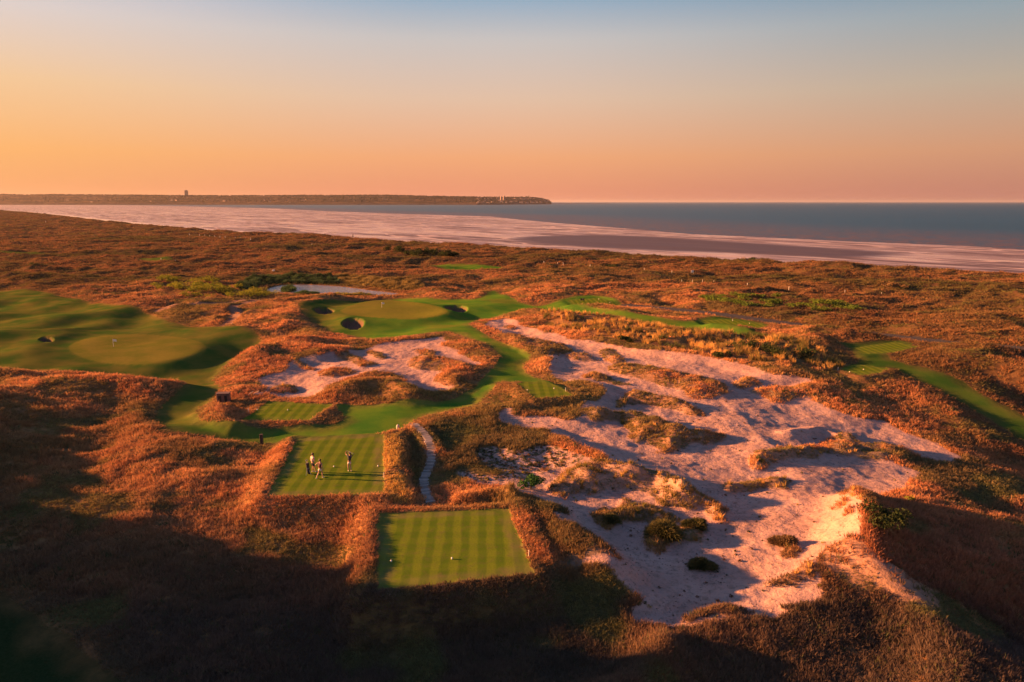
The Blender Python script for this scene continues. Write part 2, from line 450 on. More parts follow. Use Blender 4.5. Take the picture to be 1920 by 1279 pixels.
def evaluate(x, y):
    """height and cover masks of the ground at points x, y"""
    m = {}
    r = np.hypot(x, y)
    wx = x + 0.55 * perlin(x / 2.7, y / 2.7, 11) + 0.9 * perlin(x / 8, y / 8, 12)
    wy = y + 0.55 * perlin(x / 2.7, y / 2.7, 13) + 0.9 * perlin(x / 8, y / 8, 14)
    ex = x + 0.22 * perlin(x / 1.3, y / 1.3, 15) + 0.3 * perlin(x / 4, y / 4, 16)
    ey = y + 0.22 * perlin(x / 1.3, y / 1.3, 17) + 0.3 * perlin(x / 4, y / 4, 18)
    land = sdf(wx, wy, LAND, 60.0)
    dry = sdf(x, y, DRY, 400.0)
    fair = np.full(x.shape, -12.0)
    fid = np.zeros(x.shape, int)
    for i, (k, P) in enumerate(FAIR.items()):
        s_ = sdf(ex, ey, P)
        fid = np.where(s_ > fair, i, fid)
        fair = np.maximum(fair, s_)
    gre = np.full(x.shape, -12.0)
    gid = np.zeros(x.shape, int)
    for i, (k, P) in enumerate(GREENS.items()):
        s_ = sdf(x, y, P)
        gid = np.where(s_ > gre, i, gid)
        gre = np.maximum(gre, s_)
    bun = np.full(x.shape, -12.0)
    bid = np.zeros(x.shape, int)
    for i, (k, P) in enumerate(BUNK.items()):
        s_ = sdf(x, y, P)
        bid = np.where(s_ > bun, i, bid)
        bun = np.maximum(bun, s_)
    san = np.full(x.shape, -12.0)
    sid = np.zeros(x.shape, int)
    for i, (k, P) in enumerate(SAND.items()):
        s_ = sdf(wx, wy, P)
        sid = np.where(s_ > san, i, sid)
        san = np.maximum(san, s_)
    san = np.minimum(san, -fair - 0.8)
    # relief
    sm = smooth_field(x, y)
    ro = perlin(x / 46, y / 46, 3) * 1.3 + perlin(x / 19, y / 15, 4) * 0.8 + perlin(x / 9, y / 7.5, 5) * 0.75 + perlin(x / 3.2, y / 2.7, 6) * 0.22 + perlin(x / 1.2, y / 1.1, 7) * 0.08
    ro = ro + sstep(120, 320, r) * (perlin(x / 60, y / 42, 8) * 1.6 + perlin(x / 25, y / 18, 9) * 1.3)
    rg = 1 - np.abs(perlin(x / 16 + 0.4 * perlin(x / 20, y / 20, 19), y / 11, 20)) * 2
    ro = ro + sstep(80, 130, r) * (1 - 0.6 * sstep(300, 600, r)) * 1.15 * rg
    near_t = np.ones(x.shape)
    for k, P in TEES.items():
        near_t = np.minimum(near_t, sstep(0, 9, -sdf(x, y, P, 9.0)))
    mown = sstep(-np.minimum(1.5 + 0.035 * np.maximum(r - 40, 0), 7), 1.2, fair)
    z = macro(x, y)
    damp = 0.25 + 0.75 * near_t
    z = z + damp * (sm * 0.75 * mown + (1 - mown) * (ro * 0.8 * (0.4 + 0.6 * sstep(0, 11, -san)) + 0.3))
    z = z + 0.7 * mown * sstep(110, 140, r) * sstep(0, 15, x)
    # sand hollows
    hol = sstep(-1.5, 3.5, san)
    zs = macro(x, y) + sm * 0.35 - (0.5 + 0.4 * sstep(0, 9, san)) * (1 - 0.75 * sstep(82, 105, y)) + perlin(x / 6, y / 5, 21) * 0.22 + perlin(x / 2.2, y / 2, 22) * 0.10 + perlin(x / 0.8, y / 0.7, 23) * 0.045
    z = z * (1 - hol) + zs * hol
    isl = np.full(x.shape, -3.0)
    cover = np.zeros(x.shape)
    for P, h, wd, cv in ISL:
        s_ = sdf(wx, wy, P, 3.0)
        z = z + 0.8 * h * sstep(-0.5, wd * 1.3, s_) * (0.8 + 0.4 * perlin(x / 2, y / 2, 31))
        cover = np.maximum(cover, cv * sstep(-0.25, 0.25, s_))
        isl = np.maximum(isl, s_)
    for P, h, wd in RIDGES:
        d = line_dist(ex, ey, P, wd * 3)
        z = z + h * np.exp(-(d / wd) ** 2)
    # putting greens: plateau of their own
    for i, (k, P) in enumerate(GREENS.items()):
        s_ = sdf(x, y, P, 8.0)
        g = sstep(-6, 1.5, s_)
        zg = 0.35 + 0.25 * perlin(x / 12, y / 12, 41) + (0.5 if k == 'centre' else 0.1)
        z = z * (1 - g) + zg * g
    for i, (k, P) in enumerate(BUNK.items()):
        s_ = sdf(x, y, P, 4.0)
        lip = np.exp(-((s_ + 0.7) / 0.8) ** 2) * 0.0
        z = z + lip - 1.25 * sstep(-0.1, 0.7, s_)
    # tees: flat decks with banks
    tee = np.full(x.shape, -9.0)
    tid = np.zeros(x.shape, int)
    for i, (k, P) in enumerate(TEES.items()):
        s_ = sdf(x + 0.16 * perlin(x / 0.9, y / 0.9, 24), y + 0.16 * perlin(x / 0.9, y / 0.9, 25), P, 9.0)
        w_ = sstep(-3.0 if k in ('golfer', 'front') else -2.2, -0.15, s_)
        zt = tees[k][1]
        z = z * (1 - w_) + zt * w_
        tid = np.where(s_ > tee, i, tid)
        tee = np.maximum(tee, s_)
    # berms beside the tees go back on top of the deck edge
    for P, h, wd in RIDGES[:5]:
        d = line_dist(x, y, P, wd * 3)
        z = z + 0.55 * h * np.exp(-(d / wd) ** 2) * sstep(0.3, -0.6, tee)
    # sleeper path bed
    pd = line_dist(x, y, PATH, 4.0)
    pz = 0.95 - 0.9 * sstep(68, 60, y) + 0.35 * sstep(57, 52, y)
    w_ = sstep(1.6, 0.6, pd)
    z = z * (1 - w_) + pz * w_
    # pond
    po = sdf(ex, ey, POND, 14.0)
    w_ = sstep(-14.0, -1.0, po)
    z = z * (1 - w_) + (-0.75) * w_
    z = z - 0.6 * sstep(-0.3, 1.5, po)
    rd = line_dist(x, y, ROAD, 9.0)
    w_ = sstep(7, 2.0, rd)
    z = z * (1 - w_) + (macro(x, y) + 0.1 + perlin(x / 40, y / 40, 3) * 0.5) * w_
    di = np.full(x.shape, 6.0)
    for P in DIRT:
        di = np.minimum(di, line_dist(ex, ey, P, 6.0))
    ru = np.full(x.shape, 6.0)
    for P in RUT:
        ru = np.minimum(ru, line_dist(ex, ey, P, 6.0))
    z = z - 0.35 * sstep(2.0, 0.5, ru) - 0.2 * sstep(2.5, 0.8, di)
    # foredune, beach, mud
    inland = sstep(0, 26, land)
    fore = 1.2 * np.exp(-((land - 14) / 9.0) ** 2)
    zb = -4.55 - 0.42 * sstep(5, 120, -land + 0.0)
    zb = zb - 0.0
    z = np.where(land > 0, (z + fore) * inland + zb * (1 - inland), zb)
    mudz = -5.0 + 0.22 * sstep(0, 250, dry) - 0.5 * sstep(0, -60, dry)
    beach = sstep(-28, -4, land)
    z = np.where(land > 0, z, mudz * (1 - beach) + (-4.55) * beach)
    m['z'] = z
    m['fair'], m['green'], m['tee'], m['bunk'], m['sand'], m['island'], m['cover'] = fair, gre, tee, bun, san, isl, cover
    m['fid'], m['gid'], m['tid'], m['bid'], m['sid'] = fid, gid, tid, bid, sid
    m['land'], m['dry'], m['pond'], m['road'], m['dirt'], m['rut'], m['path'] = land, dry, po, rd, di, ru, pd
    ol = np.full(x.shape, -6.0)
    for P in OLIVE:
        ol = np.maximum(ol, sdf(wx, wy, P, 6.0))
    m['olive'] = ol
    m['sparse'] = sdf(wx, wy, SPARSE, 4.0)
    sr = np.full(x.shape, -4.0)
    for P in SANDY_ROUGH:
        sr = np.maximum(sr, sdf(wx, wy, P, 4.0))
    m['sandy'] = sr
    m['lag'] = sdf(x, y, LAG, 60.0)
    return m


# ------------------------------------------------------------------ object helpers
def tag(o, label=None, cat=None, group=None, kind=None):
    if label: o['label'] = label
    if cat: o['category'] = cat
    if group: o['group'] = group
    if kind: o['kind'] = kind
    return o


def mesh_np(name, V, Fc, mat, smooth=True):
    me = bpy.data.meshes.new(name)
    V = np.ascontiguousarray(V, np.float32)
    Fc = np.ascontiguousarray(Fc, np.int32)
    k = Fc.shape[1]
    me.vertices.add(len(V)); me.loops.add(Fc.size); me.polygons.add(len(Fc))
    me.vertices.foreach_set('co', V.ravel())
    me.loops.foreach_set('vertex_index', Fc.ravel())
    me.polygons.foreach_set('loop_start', np.arange(0, Fc.size, k, dtype=np.int32))
    me.polygons.foreach_set('loop_total', np.full(len(Fc), k, np.int32))
    me.update(calc_edges=True)
    if smooth:
        me.polygons.foreach_set('use_smooth', np.ones(len(Fc), bool))
    me.materials.append(mat)
    o = bpy.data.objects.new(name, me)
    COL.objects.link(o)
    return o


def material(name):
    mt = bpy.data.materials.new(name)
    mt.use_nodes = True
    return mt, NT(mt.node_tree)


def finish(nt, bsdf):
    out = nt.n('ShaderNodeOutputMaterial')
    nt.link(bsdf, out.inputs[0])


def simple_mat(name, col, rough=0.7, var=0.25, scale=6.0, metal=0.0, each=0.0):
    mt, nt = material(name)
    g = nt.n('ShaderNodeTexCoord')
    f = nt.noise(g.outputs['Object'], scale, 3)
    c = nt.mix(f, tuple(v * (1 - var) for v in col), tuple(min(1, v * (1 + var)) for v in col))
    if each:                                              # boards of one kind weather differently
        oi = nt.n('ShaderNodeObjectInfo')
        hs = nt.n('ShaderNodeHueSaturation')
        nt.link(c, hs.inputs['Color'])
        nt.link(nt.math('ADD', 1 - each, nt.math('MULTIPLY', oi.outputs['Random'], 2 * each)), hs.inputs['Value'])
        c = hs.outputs[0]
    b = nt.n('ShaderNodeBsdfPrincipled')
    nt.link(c, b.inputs['Base Color'])
    b.inputs['Roughness'].default_value = rough
    b.inputs['Metallic'].default_value = metal
    finish(nt, b.outputs[0])
    return mt


# ------------------------------------------------------------------ ground material
def ground_material():
    mt, nt = material('links_ground')
    A, B, C = [nt.n('ShaderNodeAttribute', attribute_name=k) for k in 'ABC']
    sA, sB, sC = nt.n('ShaderNodeSeparateColor'), nt.n('ShaderNodeSeparateColor'), nt.n('ShaderNodeSeparateColor')
    for a, s_ in ((A, sA), (B, sB), (C, sC)):
        nt.link(a.outputs['Color'], s_.inputs[0])
    fair, green, tee, sand = sA.outputs[0], sA.outputs[1], sA.outputs[2], A.outputs['Alpha']
    bunk, dirt, road, mud = sB.outputs[0], sB.outputs[1], sB.outputs[2], B.outputs['Alpha']
    strip, lag, sparse, olive = sC.outputs[0], sC.outputs[1], sC.outputs[2], C.outputs['Alpha']
    geo = nt.n('ShaderNodeNewGeometry')
    pos = geo.outputs['Position']
    sp = nt.n('ShaderNodeSeparateXYZ')
    nt.link(pos, sp.inputs[0])
    big = nt.noise(pos, 0.035, 4)
    midn = nt.noise(pos, 0.22, 4)
    fine = nt.noise(pos, 1.8, 4, 0.65)
    vfine = nt.noise(pos, 7.0, 3, 0.7)
    # rough thatch
    rough = nt.mix(nt.ss(midn, 0.35, 0.65), (0.26, 0.125, 0.055), (0.38, 0.20, 0.085))
    rough = nt.mix(nt.ss(big, 0.45, 0.68), rough, (0.12, 0.11, 0.045))
    rough = nt.mix(nt.math('MULTIPLY', olive, 0.8), rough, (0.085, 0.08, 0.035))
    rough = nt.mix(nt.ss(fine, 0.35, 0.75, 0.0, 0.6), rough, (0.07, 0.05, 0.03))
    rr = nt.math('SQRT', nt.math('ADD', nt.math('MULTIPLY', sp.outputs[0], sp.outputs[0]), nt.math('MULTIPLY', sp.outputs[1], sp.outputs[1])))
    heath = nt.math('MAXIMUM', nt.ss(rr, 130, 300, 0, 0.85), nt.ss(sp.outputs[0], 38, 70, 0, 0.85))
    rough = nt.mix(heath, rough, nt.mix(nt.ss(midn, 0.35, 0.65), (0.075, 0.05, 0.028), (0.12, 0.068, 0.036)))
    # mown turf
    turf = nt.mix(nt.ss(midn, 0.3, 0.7), (0.06, 0.19, 0.022), (0.135, 0.25, 0.025))
    turf = nt.mix(nt.ss(nt.noise(pos, 0.09, 4), 0.50, 0.68, 0.0, 0.4), turf, (0.25, 0.19, 0.035))
    turf = nt.mix(nt.ss(vfine, 0.3, 0.8, 0.0, 0.35), turf, (0.05, 0.075, 0.025))
    turf = nt.mix(nt.ss(sp.outputs[0], -22, -44, 0.0, 0.75), turf, nt.mix(nt.ss(midn, 0.35, 0.65), (0.05, 0.085, 0.02), (0.13, 0.105, 0.03)))  # left turf dry olive-brown, also darkened in colour to dim that side
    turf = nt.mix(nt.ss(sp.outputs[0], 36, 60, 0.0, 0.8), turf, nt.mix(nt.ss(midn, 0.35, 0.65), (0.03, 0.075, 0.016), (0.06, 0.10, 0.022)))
    turf = nt.mix(nt.ss(sp.outputs[1], 55, 46, 0.0, 0.9), turf, nt.mix(nt.ss(vfine, 0.35, 0.65), (0.012, 0.022, 0.012), (0.03, 0.04, 0.02)))  # near turf darkened in its colour, standing in for deeper foreground shade
    pg = nt.mix(nt.ss(fine, 0.3, 0.7), (0.19, 0.205, 0.026), (0.26, 0.24, 0.036))
    pg = nt.mix(nt.ss(sp.outputs[0], -14, -40, 0.0, 0.7), pg, nt.mix(nt.ss(midn, 0.35, 0.65), (0.10, 0.12, 0.024), (0.17, 0.145, 0.035)))
    pg = nt.mix(nt.ss(vfine, 0.4, 0.8, 0.0, 0.3), pg, (0.08, 0.11, 0.02))
    st = nt.math('SINE', nt.math('MULTIPLY', nt.math('ADD', nt.math('ADD', sp.outputs[0], nt.math('MULTIPLY', nt.noise(pos, 0.45, 3), 0.5)), nt.math('MULTIPLY', sp.outputs[1], 0.035)), math.pi / 0.62))
    st2 = nt.math('SINE', nt.math('MULTIPLY', sp.outputs[1], math.pi / 0.9))
    sfac = nt.math('ADD', nt.ss(st, -0.6, 0.6, 0.08, 0.68), nt.ss(st2, -0.6, 0.6, 0.0, 0.18))
    tcol = nt.mix(sfac, (0.085, 0.155, 0.014), (0.18, 0.235, 0.022))
    tcol = nt.mix(nt.ss(fine, 0.45, 0.8, 0.0, 0.5), tcol, (0.16, 0.13, 0.05))
    tcol = nt.mix(nt.ss(vfine, 0.45, 0.8, 0.0, 0.4), tcol, (0.06, 0.08, 0.025))
    # sand
    scol = nt.mix(nt.ss(midn, 0.3, 0.7), (0.46, 0.29, 0.245), (0.59, 0.385, 0.325))
    scol = nt.mix(nt.ss(fine, 0.47, 0.70, 0.0, 0.65), scol, (0.25, 0.175, 0.14))
    scol = nt.mix(nt.ss(vfine, 0.56, 0.70, 0.0, 0.6), scol, (0.14, 0.10, 0.08))
    spk = nt.math('MULTIPLY', sparse, nt.ss(fine, 0.42, 0.6))
    scol = nt.mix(spk, scol, (0.11, 0.10, 0.05))
    bcol = nt.mix(fine, (0.12, 0.075, 0.055), (0.17, 0.105, 0.075))
    dcol = nt.mix(fine, (0.24, 0.14, 0.10), (0.34, 0.21, 0.15))
    rcol = nt.mix(fine, (0.07, 0.07, 0.075), (0.10, 0.095, 0.095))
    # mud flats: long bars parallel to the shore
    mp = nt.mapping(pos, (1, 1, 1), (0, 0, math.radians(47)))
    mp2 = nt.mapping(mp, (0.0035, 0.03, 1))
    wv = nt.n('ShaderNodeTexNoise'); wv.inputs['Scale'].default_value = 1.0; wv.inputs['Detail'].default_value = 6; wv.inputs['Roughness'].default_value = 0.68; wv.inputs['Distortion'].default_value = 0.8
    nt.link(mp2, wv.inputs['Vector'])
    bars = wv.outputs[0]
    creek = nt.math('ABSOLUTE', nt.math('SUBTRACT', nt.noise(nt.mapping(mp, (0.006, 0.02, 1)), 1.0, 3), 0.5))
    creek = nt.ss(creek, 0.022, 0.006)
    mp3 = nt.mapping(mp, (0.02, 0.16, 1))
    bars2 = nt.noise(mp3, 1.0, 4, 0.65)
    wet = nt.math('ADD', nt.ss(bars, 0.45, 0.58, 0.0, 0.55), nt.ss(bars2, 0.47, 0.58, 0.0, 0.55), clamp=True)
    wet = nt.math('MULTIPLY', wet, nt.math('SUBTRACT', 1.0, nt.math('MULTIPLY', lag, 0.9)), clamp=True)
    wet = nt.math('MAXIMUM', wet, strip)
    mcol = nt.mix(wet, (0.115, 0.068, 0.066), (0.66, 0.44, 0.35))
    mcol = nt.mix(nt.math('MULTIPLY', creek, nt.math('SUBTRACT', 1.0, lag)), mcol, (0.62, 0.46, 0.39))
    mcol = nt.mix(strip, mcol, (0.88, 0.70, 0.60))
    mcol = nt.mix(nt.math('MULTIPLY', lag, nt.ss(bars2, 0.3, 0.55, 0.45, 1.0)), mcol, (0.065, 0.035, 0.042))
    col = rough
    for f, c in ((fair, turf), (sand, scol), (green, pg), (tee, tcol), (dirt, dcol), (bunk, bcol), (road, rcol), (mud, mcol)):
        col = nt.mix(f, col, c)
    b = nt.n('ShaderNodeBsdfPrincipled')
    nt.link(col, b.inputs['Base Color'])
    rg = nt.math('SUBTRACT', 0.95, nt.math('MULTIPLY', mud, nt.math('ADD', 0.3, nt.math('MULTIPLY', wet, 0.47))))
    nt.link(rg, b.inputs['Roughness'])
    nt.link(nt.math('MULTIPLY', mud, 0.6), b.inputs['Specular IOR Level'])
    # relief
    soft = nt.math('MAXIMUM', nt.math('MAXIMUM', fair, green), nt.math('MAXIMUM', tee, mud))
    hgt = nt.math('ADD', nt.math('MULTIPLY', fine, 0.16), nt.math('MULTIPLY', vfine, 0.05))
    hs = nt.math('MULTIPLY', nt.math('MULTIPLY', hgt, nt.math('SUBTRACT', 1.0, nt.math('MULTIPLY', soft, 0.85))), nt.math('SUBTRACT', 1.0, mud))
    hs = nt.math('ADD', hs, nt.math('MULTIPLY', nt.math('MULTIPLY', mud, bars2), 0.12))
    bp = nt.n('ShaderNodeBump')
    bp.inputs['Strength'].default_value = 0.8
    bp.inputs['Distance'].default_value = 1.0
    nt.link(hs, bp.inputs['Height'])
    nt.link(bp.outputs[0], b.inputs['Normal'])
    finish(nt, b.outputs[0])
    return mt


# ------------------------------------------------------------------ ground mesh
NA, A_, B_ = 900, 105.0, 7400.0
R0, R1 = 20.0, 9000.0
tot = A_ * math.log(R1 / R0) + B_ * (1 / R0 - 1 / R1)
NR = int(tot)
rs = np.geomspace(R0, R1, 20000)
cum = A_ * np.log(rs / R0) + B_ * (1 / R0 - 1 / rs)
rad = np.interp(np.linspace(0, tot, NR), cum, rs)
NA = 980
ang = np.radians(np.concatenate([np.linspace(-76, -50, 60)[:-1], np.linspace(-50, 50, NA - 118), np.linspace(50, 76, 60)[1:]]))
RR, AA = np.meshgrid(rad, ang, indexing='ij')
GX, GY = (RR * np.sin(AA)).ravel(), (RR * np.cos(AA)).ravel()
M = evaluate(GX, GY)
GZ = M['z']
on_sand = (M['sand'] > 0)


def masks(M):
    assert M['fair'].shape == GX.shape
    o = {}
    full = sstep(-0.15, 0.15, M['fair']) * (0.62 + 0.38 * sstep(0.0, 2.2, M['fair'] + 0.9 * perlin(GX / 2.5, GY / 2.5, 97)))
    o['fair'] = full
    o['green'] = sstep(-0.15, 0.15, M['green'])
    o['tee'] = sstep(-0.1, 0.1, M['tee'])
    o['bunk'] = sstep(-0.1, 0.15, M['bunk'])
    o['sand'] = np.maximum(sstep(-0.2, 0.2, M['sand']), 0.45 * sstep(-1.5, 1.5, M['sandy'])) * (1 - M['cover'] * 0.75)
    big_tee = M['tid'] < 2
    o['dirt'] = np.maximum(sstep(1.7, 1.0, M['dirt']) * 0.9, np.where(big_tee, 0.34, 0.1) * (0.6 + 0.6 * perlin(GX / 1.5, GY / 1.5, 26)).clip(0, 1) * sstep(-0.2, 0.1, M['tee']) * sstep(1.3, 0.8, M['tee']))
    o['dirt'] = np.maximum(o['dirt'], sstep(0.75, 0.5, M['path']) * 0.8)
    o['road'] = sstep(2.4, 2.0, M['road'])
    o['mud'] = sstep(1.5, -1.5, M['land'])
    o['strip'] = sstep(2, -2, M['land']) * sstep(-34, -20, M['land'])
    o['lag'] = sstep(-14, 14, M['lag'])
    o['sparse'] = sstep(-1.5, 1.0, M['sparse'])
    o['olive'] = np.maximum(sstep(-2.5, 1.5, M['olive']), 0.9 * sstep(1.8, 0.7, M['rut']))
    return o


K = masks(M)
ids = np.zeros(GX.shape, int)
names = {0: ('ground', 'structure')}
ids[(M['sand'] > 0) & (M['cover'] < 0.5)] = 1
ids[(M['sand'] > 0) & (M['cover'] < 0.5) & (M['sid'] == 0)] = 2
names[1] = names[2] = ('sand', 'structure')
ids[M['dirt'] < 1.3] = 3; names[3] = ('dirt_path', 'structure')
for i in range(len(FAIR)):
    ids[(M['fair'] > 0) & (M['fid'] == i)] = 10 + i; names[10 + i] = ('fairway', 'structure')
for i in range(len(GREENS)):
    ids[(M['green'] > 0) & (M['gid'] == i)] = 30 + i; names[30 + i] = ('putting_green', 'structure')
for i in range(len(TEES)):
    ids[(M['tee'] > 0) & (M['tid'] == i)] = 40 + i; names[40 + i] = ('tee_ground', 'structure')
for i in range(len(BUNK)):
    ids[(M['bunk'] > 0) & (M['bid'] == i)] = 60 + i; names[60 + i] = ('sand_bunker', 'structure')
ids[M['road'] < 2.2] = 4; names[4] = ('road', 'structure')
ids[M['land'] < 0] = 5; names[5] = ('mudflat', 'structure')
VI = np.arange(NR * NA).reshape(NR, NA)
Q = np.stack([VI[:-1, :-1], VI[:-1, 1:], VI[1:, 1:], VI[1:, :-1]], -1).reshape(-1, 4)
keep = M['dry'][Q].max(1) > -80
Q = Q[keep]
fi = ids[Q[:, 0]]
GMAT = ground_material()
P3 = np.stack([GX, GY, GZ], 1)
g3 = P3.reshape(NR, NA, 3)
nrm = np.cross(np.gradient(g3, axis=1), np.gradient(g3, axis=0)).reshape(-1, 3)
nrm /= np.linalg.norm(nrm, axis=1, keepdims=True)
nrm[nrm[:, 2] < 0] *= -1
packs = {'A': ('fair', 'green', 'tee', 'sand'), 'B': ('bunk', 'dirt', 'road', 'mud'), 'C': ('strip', 'lag', 'sparse', 'olive')}
packs = {k: np.stack([K[c] for c in v], 1).astype(np.float32) for k, v in packs.items()}
for i in np.unique(fi):
    q = Q[fi == i]
    u, inv = np.unique(q.ravel(), return_inverse=True)
    o = mesh_np(names[i][0], P3[u], inv.reshape(-1, 4), GMAT)
    for k, v in packs.items():
        at = o.data.attributes.new(k, 'FLOAT_COLOR', 'POINT')
        at.data.foreach_set('color', np.ascontiguousarray(v[u]).ravel())
    o.data.normals_split_custom_set_from_vertices(nrm[u])
    tag(o, kind=names[i][1])


def ground_z(x, y):
    return grid_lookup(x, y, g3[:, :, 2:])[:, 0]


def grid_lookup(x, y, field):
    """bilinear reading of a per-vertex field of the ground mesh"""
    x, y = np.atleast_1d(np.asarray(x, float)), np.atleast_1d(np.asarray(y, float))
    a, r = np.arctan2(x, y), np.hypot(x, y)
    fa, fr_ = np.interp(a, ang, np.arange(NA)), np.interp(r, rad, np.arange(NR))
    i, j = np.clip(fr_.astype(int), 0, NR - 2), np.clip(fa.astype(int), 0, NA - 2)
    u, v = (fr_ - i)[:, None], (fa - j)[:, None]
    return (field[i, j] * (1 - u) + field[i + 1, j] * u) * (1 - v) + (field[i, j + 1] * (1 - u) + field[i + 1, j + 1] * u) * v


# ------------------------------------------------------------------ sea and pond
def water_material(name, deep, sheen_rough, bump, scale, stretch, glint=None):
    mt, nt = material(name)
    geo = nt.n('ShaderNodeNewGeometry')
    mp = nt.mapping(geo.outputs['Position'], stretch, (0, 0, math.radians(30)))
    n1 = nt.noise(mp, scale, 5, 0.65)
    n2 = nt.noise(geo.outputs['Position'], 0.004, 3)
    b = nt.n('ShaderNodeBsdfPrincipled')
    c = nt.mix(n2, deep, tuple(v * 1.5 for v in deep))
    if glint:
        sh = nt.n('ShaderNodeAttribute', attribute_name='glint_zone')
        c = nt.mix(nt.math('MULTIPLY', sh.outputs['Fac'], nt.ss(n1, 0.40, 0.62, 0.25, 1.0)), c, glint)  # reddish sun glints on inshore waves, put into the water colour
        b.inputs['Specular IOR Level'].default_value = 0.25
    nt.link(c, b.inputs['Base Color'])
    b.inputs['Roughness'].default_value = sheen_rough
    b.inputs['IOR'].default_value = 1.33
    bp = nt.n('ShaderNodeBump')
    bp.inputs['Strength'].default_value = bump
    bp.inputs['Distance'].default_value = 1.0
    nt.link(n1, bp.inputs['Height'])
    nt.link(bp.outputs[0], b.inputs['Normal'])
    finish(nt, b.outputs[0])
    return mt


SEA = water_material('sea_water', (0.003, 0.048, 0.095), 0.4, 1.0, 0.12, (1, 1, 1), (0.13, 0.06, 0.045))
sa = np.linspace(math.radians(-60), math.radians(75), 160)
sr = np.concatenate([np.geomspace(150, 3000, 110), np.geomspace(3100, 90000, 30)])
SR, SA = np.meshgrid(sr, sa, indexing='ij')
SV = np.stack([SR.ravel() * np.sin(SA.ravel()), SR.ravel() * np.cos(SA.ravel()), np.full(SR.size, -5.0)], 1)
si = np.arange(SR.size).reshape(SR.shape)
SQ = np.stack([si[:-1, :-1], si[:-1, 1:], si[1:, 1:], si[1:, :-1]], -1).reshape(-1, 4)
sdry = sdf(SV[:, 0], SV[:, 1], DRY, 3000.0)
SQ = SQ[(sdry[SQ] < 150).any(1)]
so_ = mesh_np('sea', SV, SQ, SEA)
at = so_.data.attributes.new('glint_zone', 'FLOAT', 'POINT')
at.data.foreach_set('value', sstep(-420, -10, sdry).astype(np.float32))
tag(so_, kind='structure')
PW = water_material('pond_water', (0.20, 0.225, 0.25), 0.05, 0.3, 1.5, (1, 1, 1))
[n for n in PW.node_tree.nodes if n.type == 'BSDF_PRINCIPLED'][0].inputs['IOR'].default_value = 2.6
pc = POND.mean(0)
pb = np.vstack([pc + (POND - pc) * 1.12])
PV = np.vstack([[[pc[0], pc[1], -0.9]], np.column_stack([pb, np.full(len(pb), -0.9)])])
n_ = len(pb)
tag(mesh_np('pond', PV, np.array([[0, 1 + i, 1 + (i + 1) % n_] for i in range(n_)]), PW), kind='structure')


# ------------------------------------------------------------------ grasses (stuff): instanced tufts
def blade_mesh(name, mat, blades, seg, height, spread, width, lean, seed, curl=0.35):
    r = np.random.default_rng(seed)
    V, F_, T = [], [], []
    for i in range(blades):
        a = r.uniform(0, 2 * math.pi)
        d = spread * math.sqrt(r.uniform(0, 1))
        bx, by = d * math.cos(a), d * math.sin(a)
        h = height * r.uniform(0.55, 1.05)
        oa = a + r.normal(0, 0.7)
        ox, oy = math.cos(oa) * r.uniform(0.1, 1) * curl + lean, math.sin(oa) * r.uniform(0.1, 1) * curl
        wa = r.uniform(0, math.pi)
        wx, wy = math.cos(wa) * width, math.sin(wa) * width
        b0 = len(V)
        for s_ in range(seg + 1):
            t = s_ / seg
            k = t * t * h
            wt = (1 - t) ** 0.6 if s_ < seg else 0
            cx, cy, cz = bx + ox * k, by + oy * k, h * t * (1 - 0.18 * t * math.hypot(ox, oy))
            if s_ < seg:
                V += [(cx - wx * wt, cy - wy * wt, cz), (cx + wx * wt, cy + wy * wt, cz)]
                T += [t, t]
            else:
                V += [(cx, cy, cz)]
                T += [1.0]
        for s_ in range(seg):
            j = b0 + 2 * s_
            if s_ < seg - 1:
                F_ += [(j, j + 1, j + 3), (j, j + 3, j + 2)]
            else:
                F_ += [(j, j + 1, j + 2)]
    me = bpy.data.meshes.new(name)
    me.from_pydata(V, [], F_)
    at = me.attributes.new('tip', 'FLOAT', 'POINT')
    at.data.foreach_set('value', np.array(T, np.float32))
    me.materials.append(mat)
    return bpy.data.objects.new(name, me)


def leaf_mesh(name, mat, leaves, rx, rz, size, seed):
    r = np.random.default_rng(seed)
    V, F_ = [], []
    for i in range(leaves):
        d = r.normal(size=3); d /= np.linalg.norm(d); d[2] = abs(d[2])
        c = d * np.array([rx, rx, rz]) * r.uniform(0.5, 1.0)
        u = r.normal(size=3); u /= np.linalg.norm(u)
        v = np.cross(u, r.normal(size=3)); v /= np.linalg.norm(v)
        s_ = size * r.uniform(0.6, 1.3)
        j = len(V)
        V += [tuple(c - u * s_), tuple(c + v * s_ * 0.45), tuple(c + u * s_), tuple(c - v * s_ * 0.45)]
        F_ += [(j, j + 1, j + 2, j + 3)]
    me = bpy.data.meshes.new(name)
    me.from_pydata(V, [], F_)
    me.materials.append(mat)
    return bpy.data.objects.new(name, me)


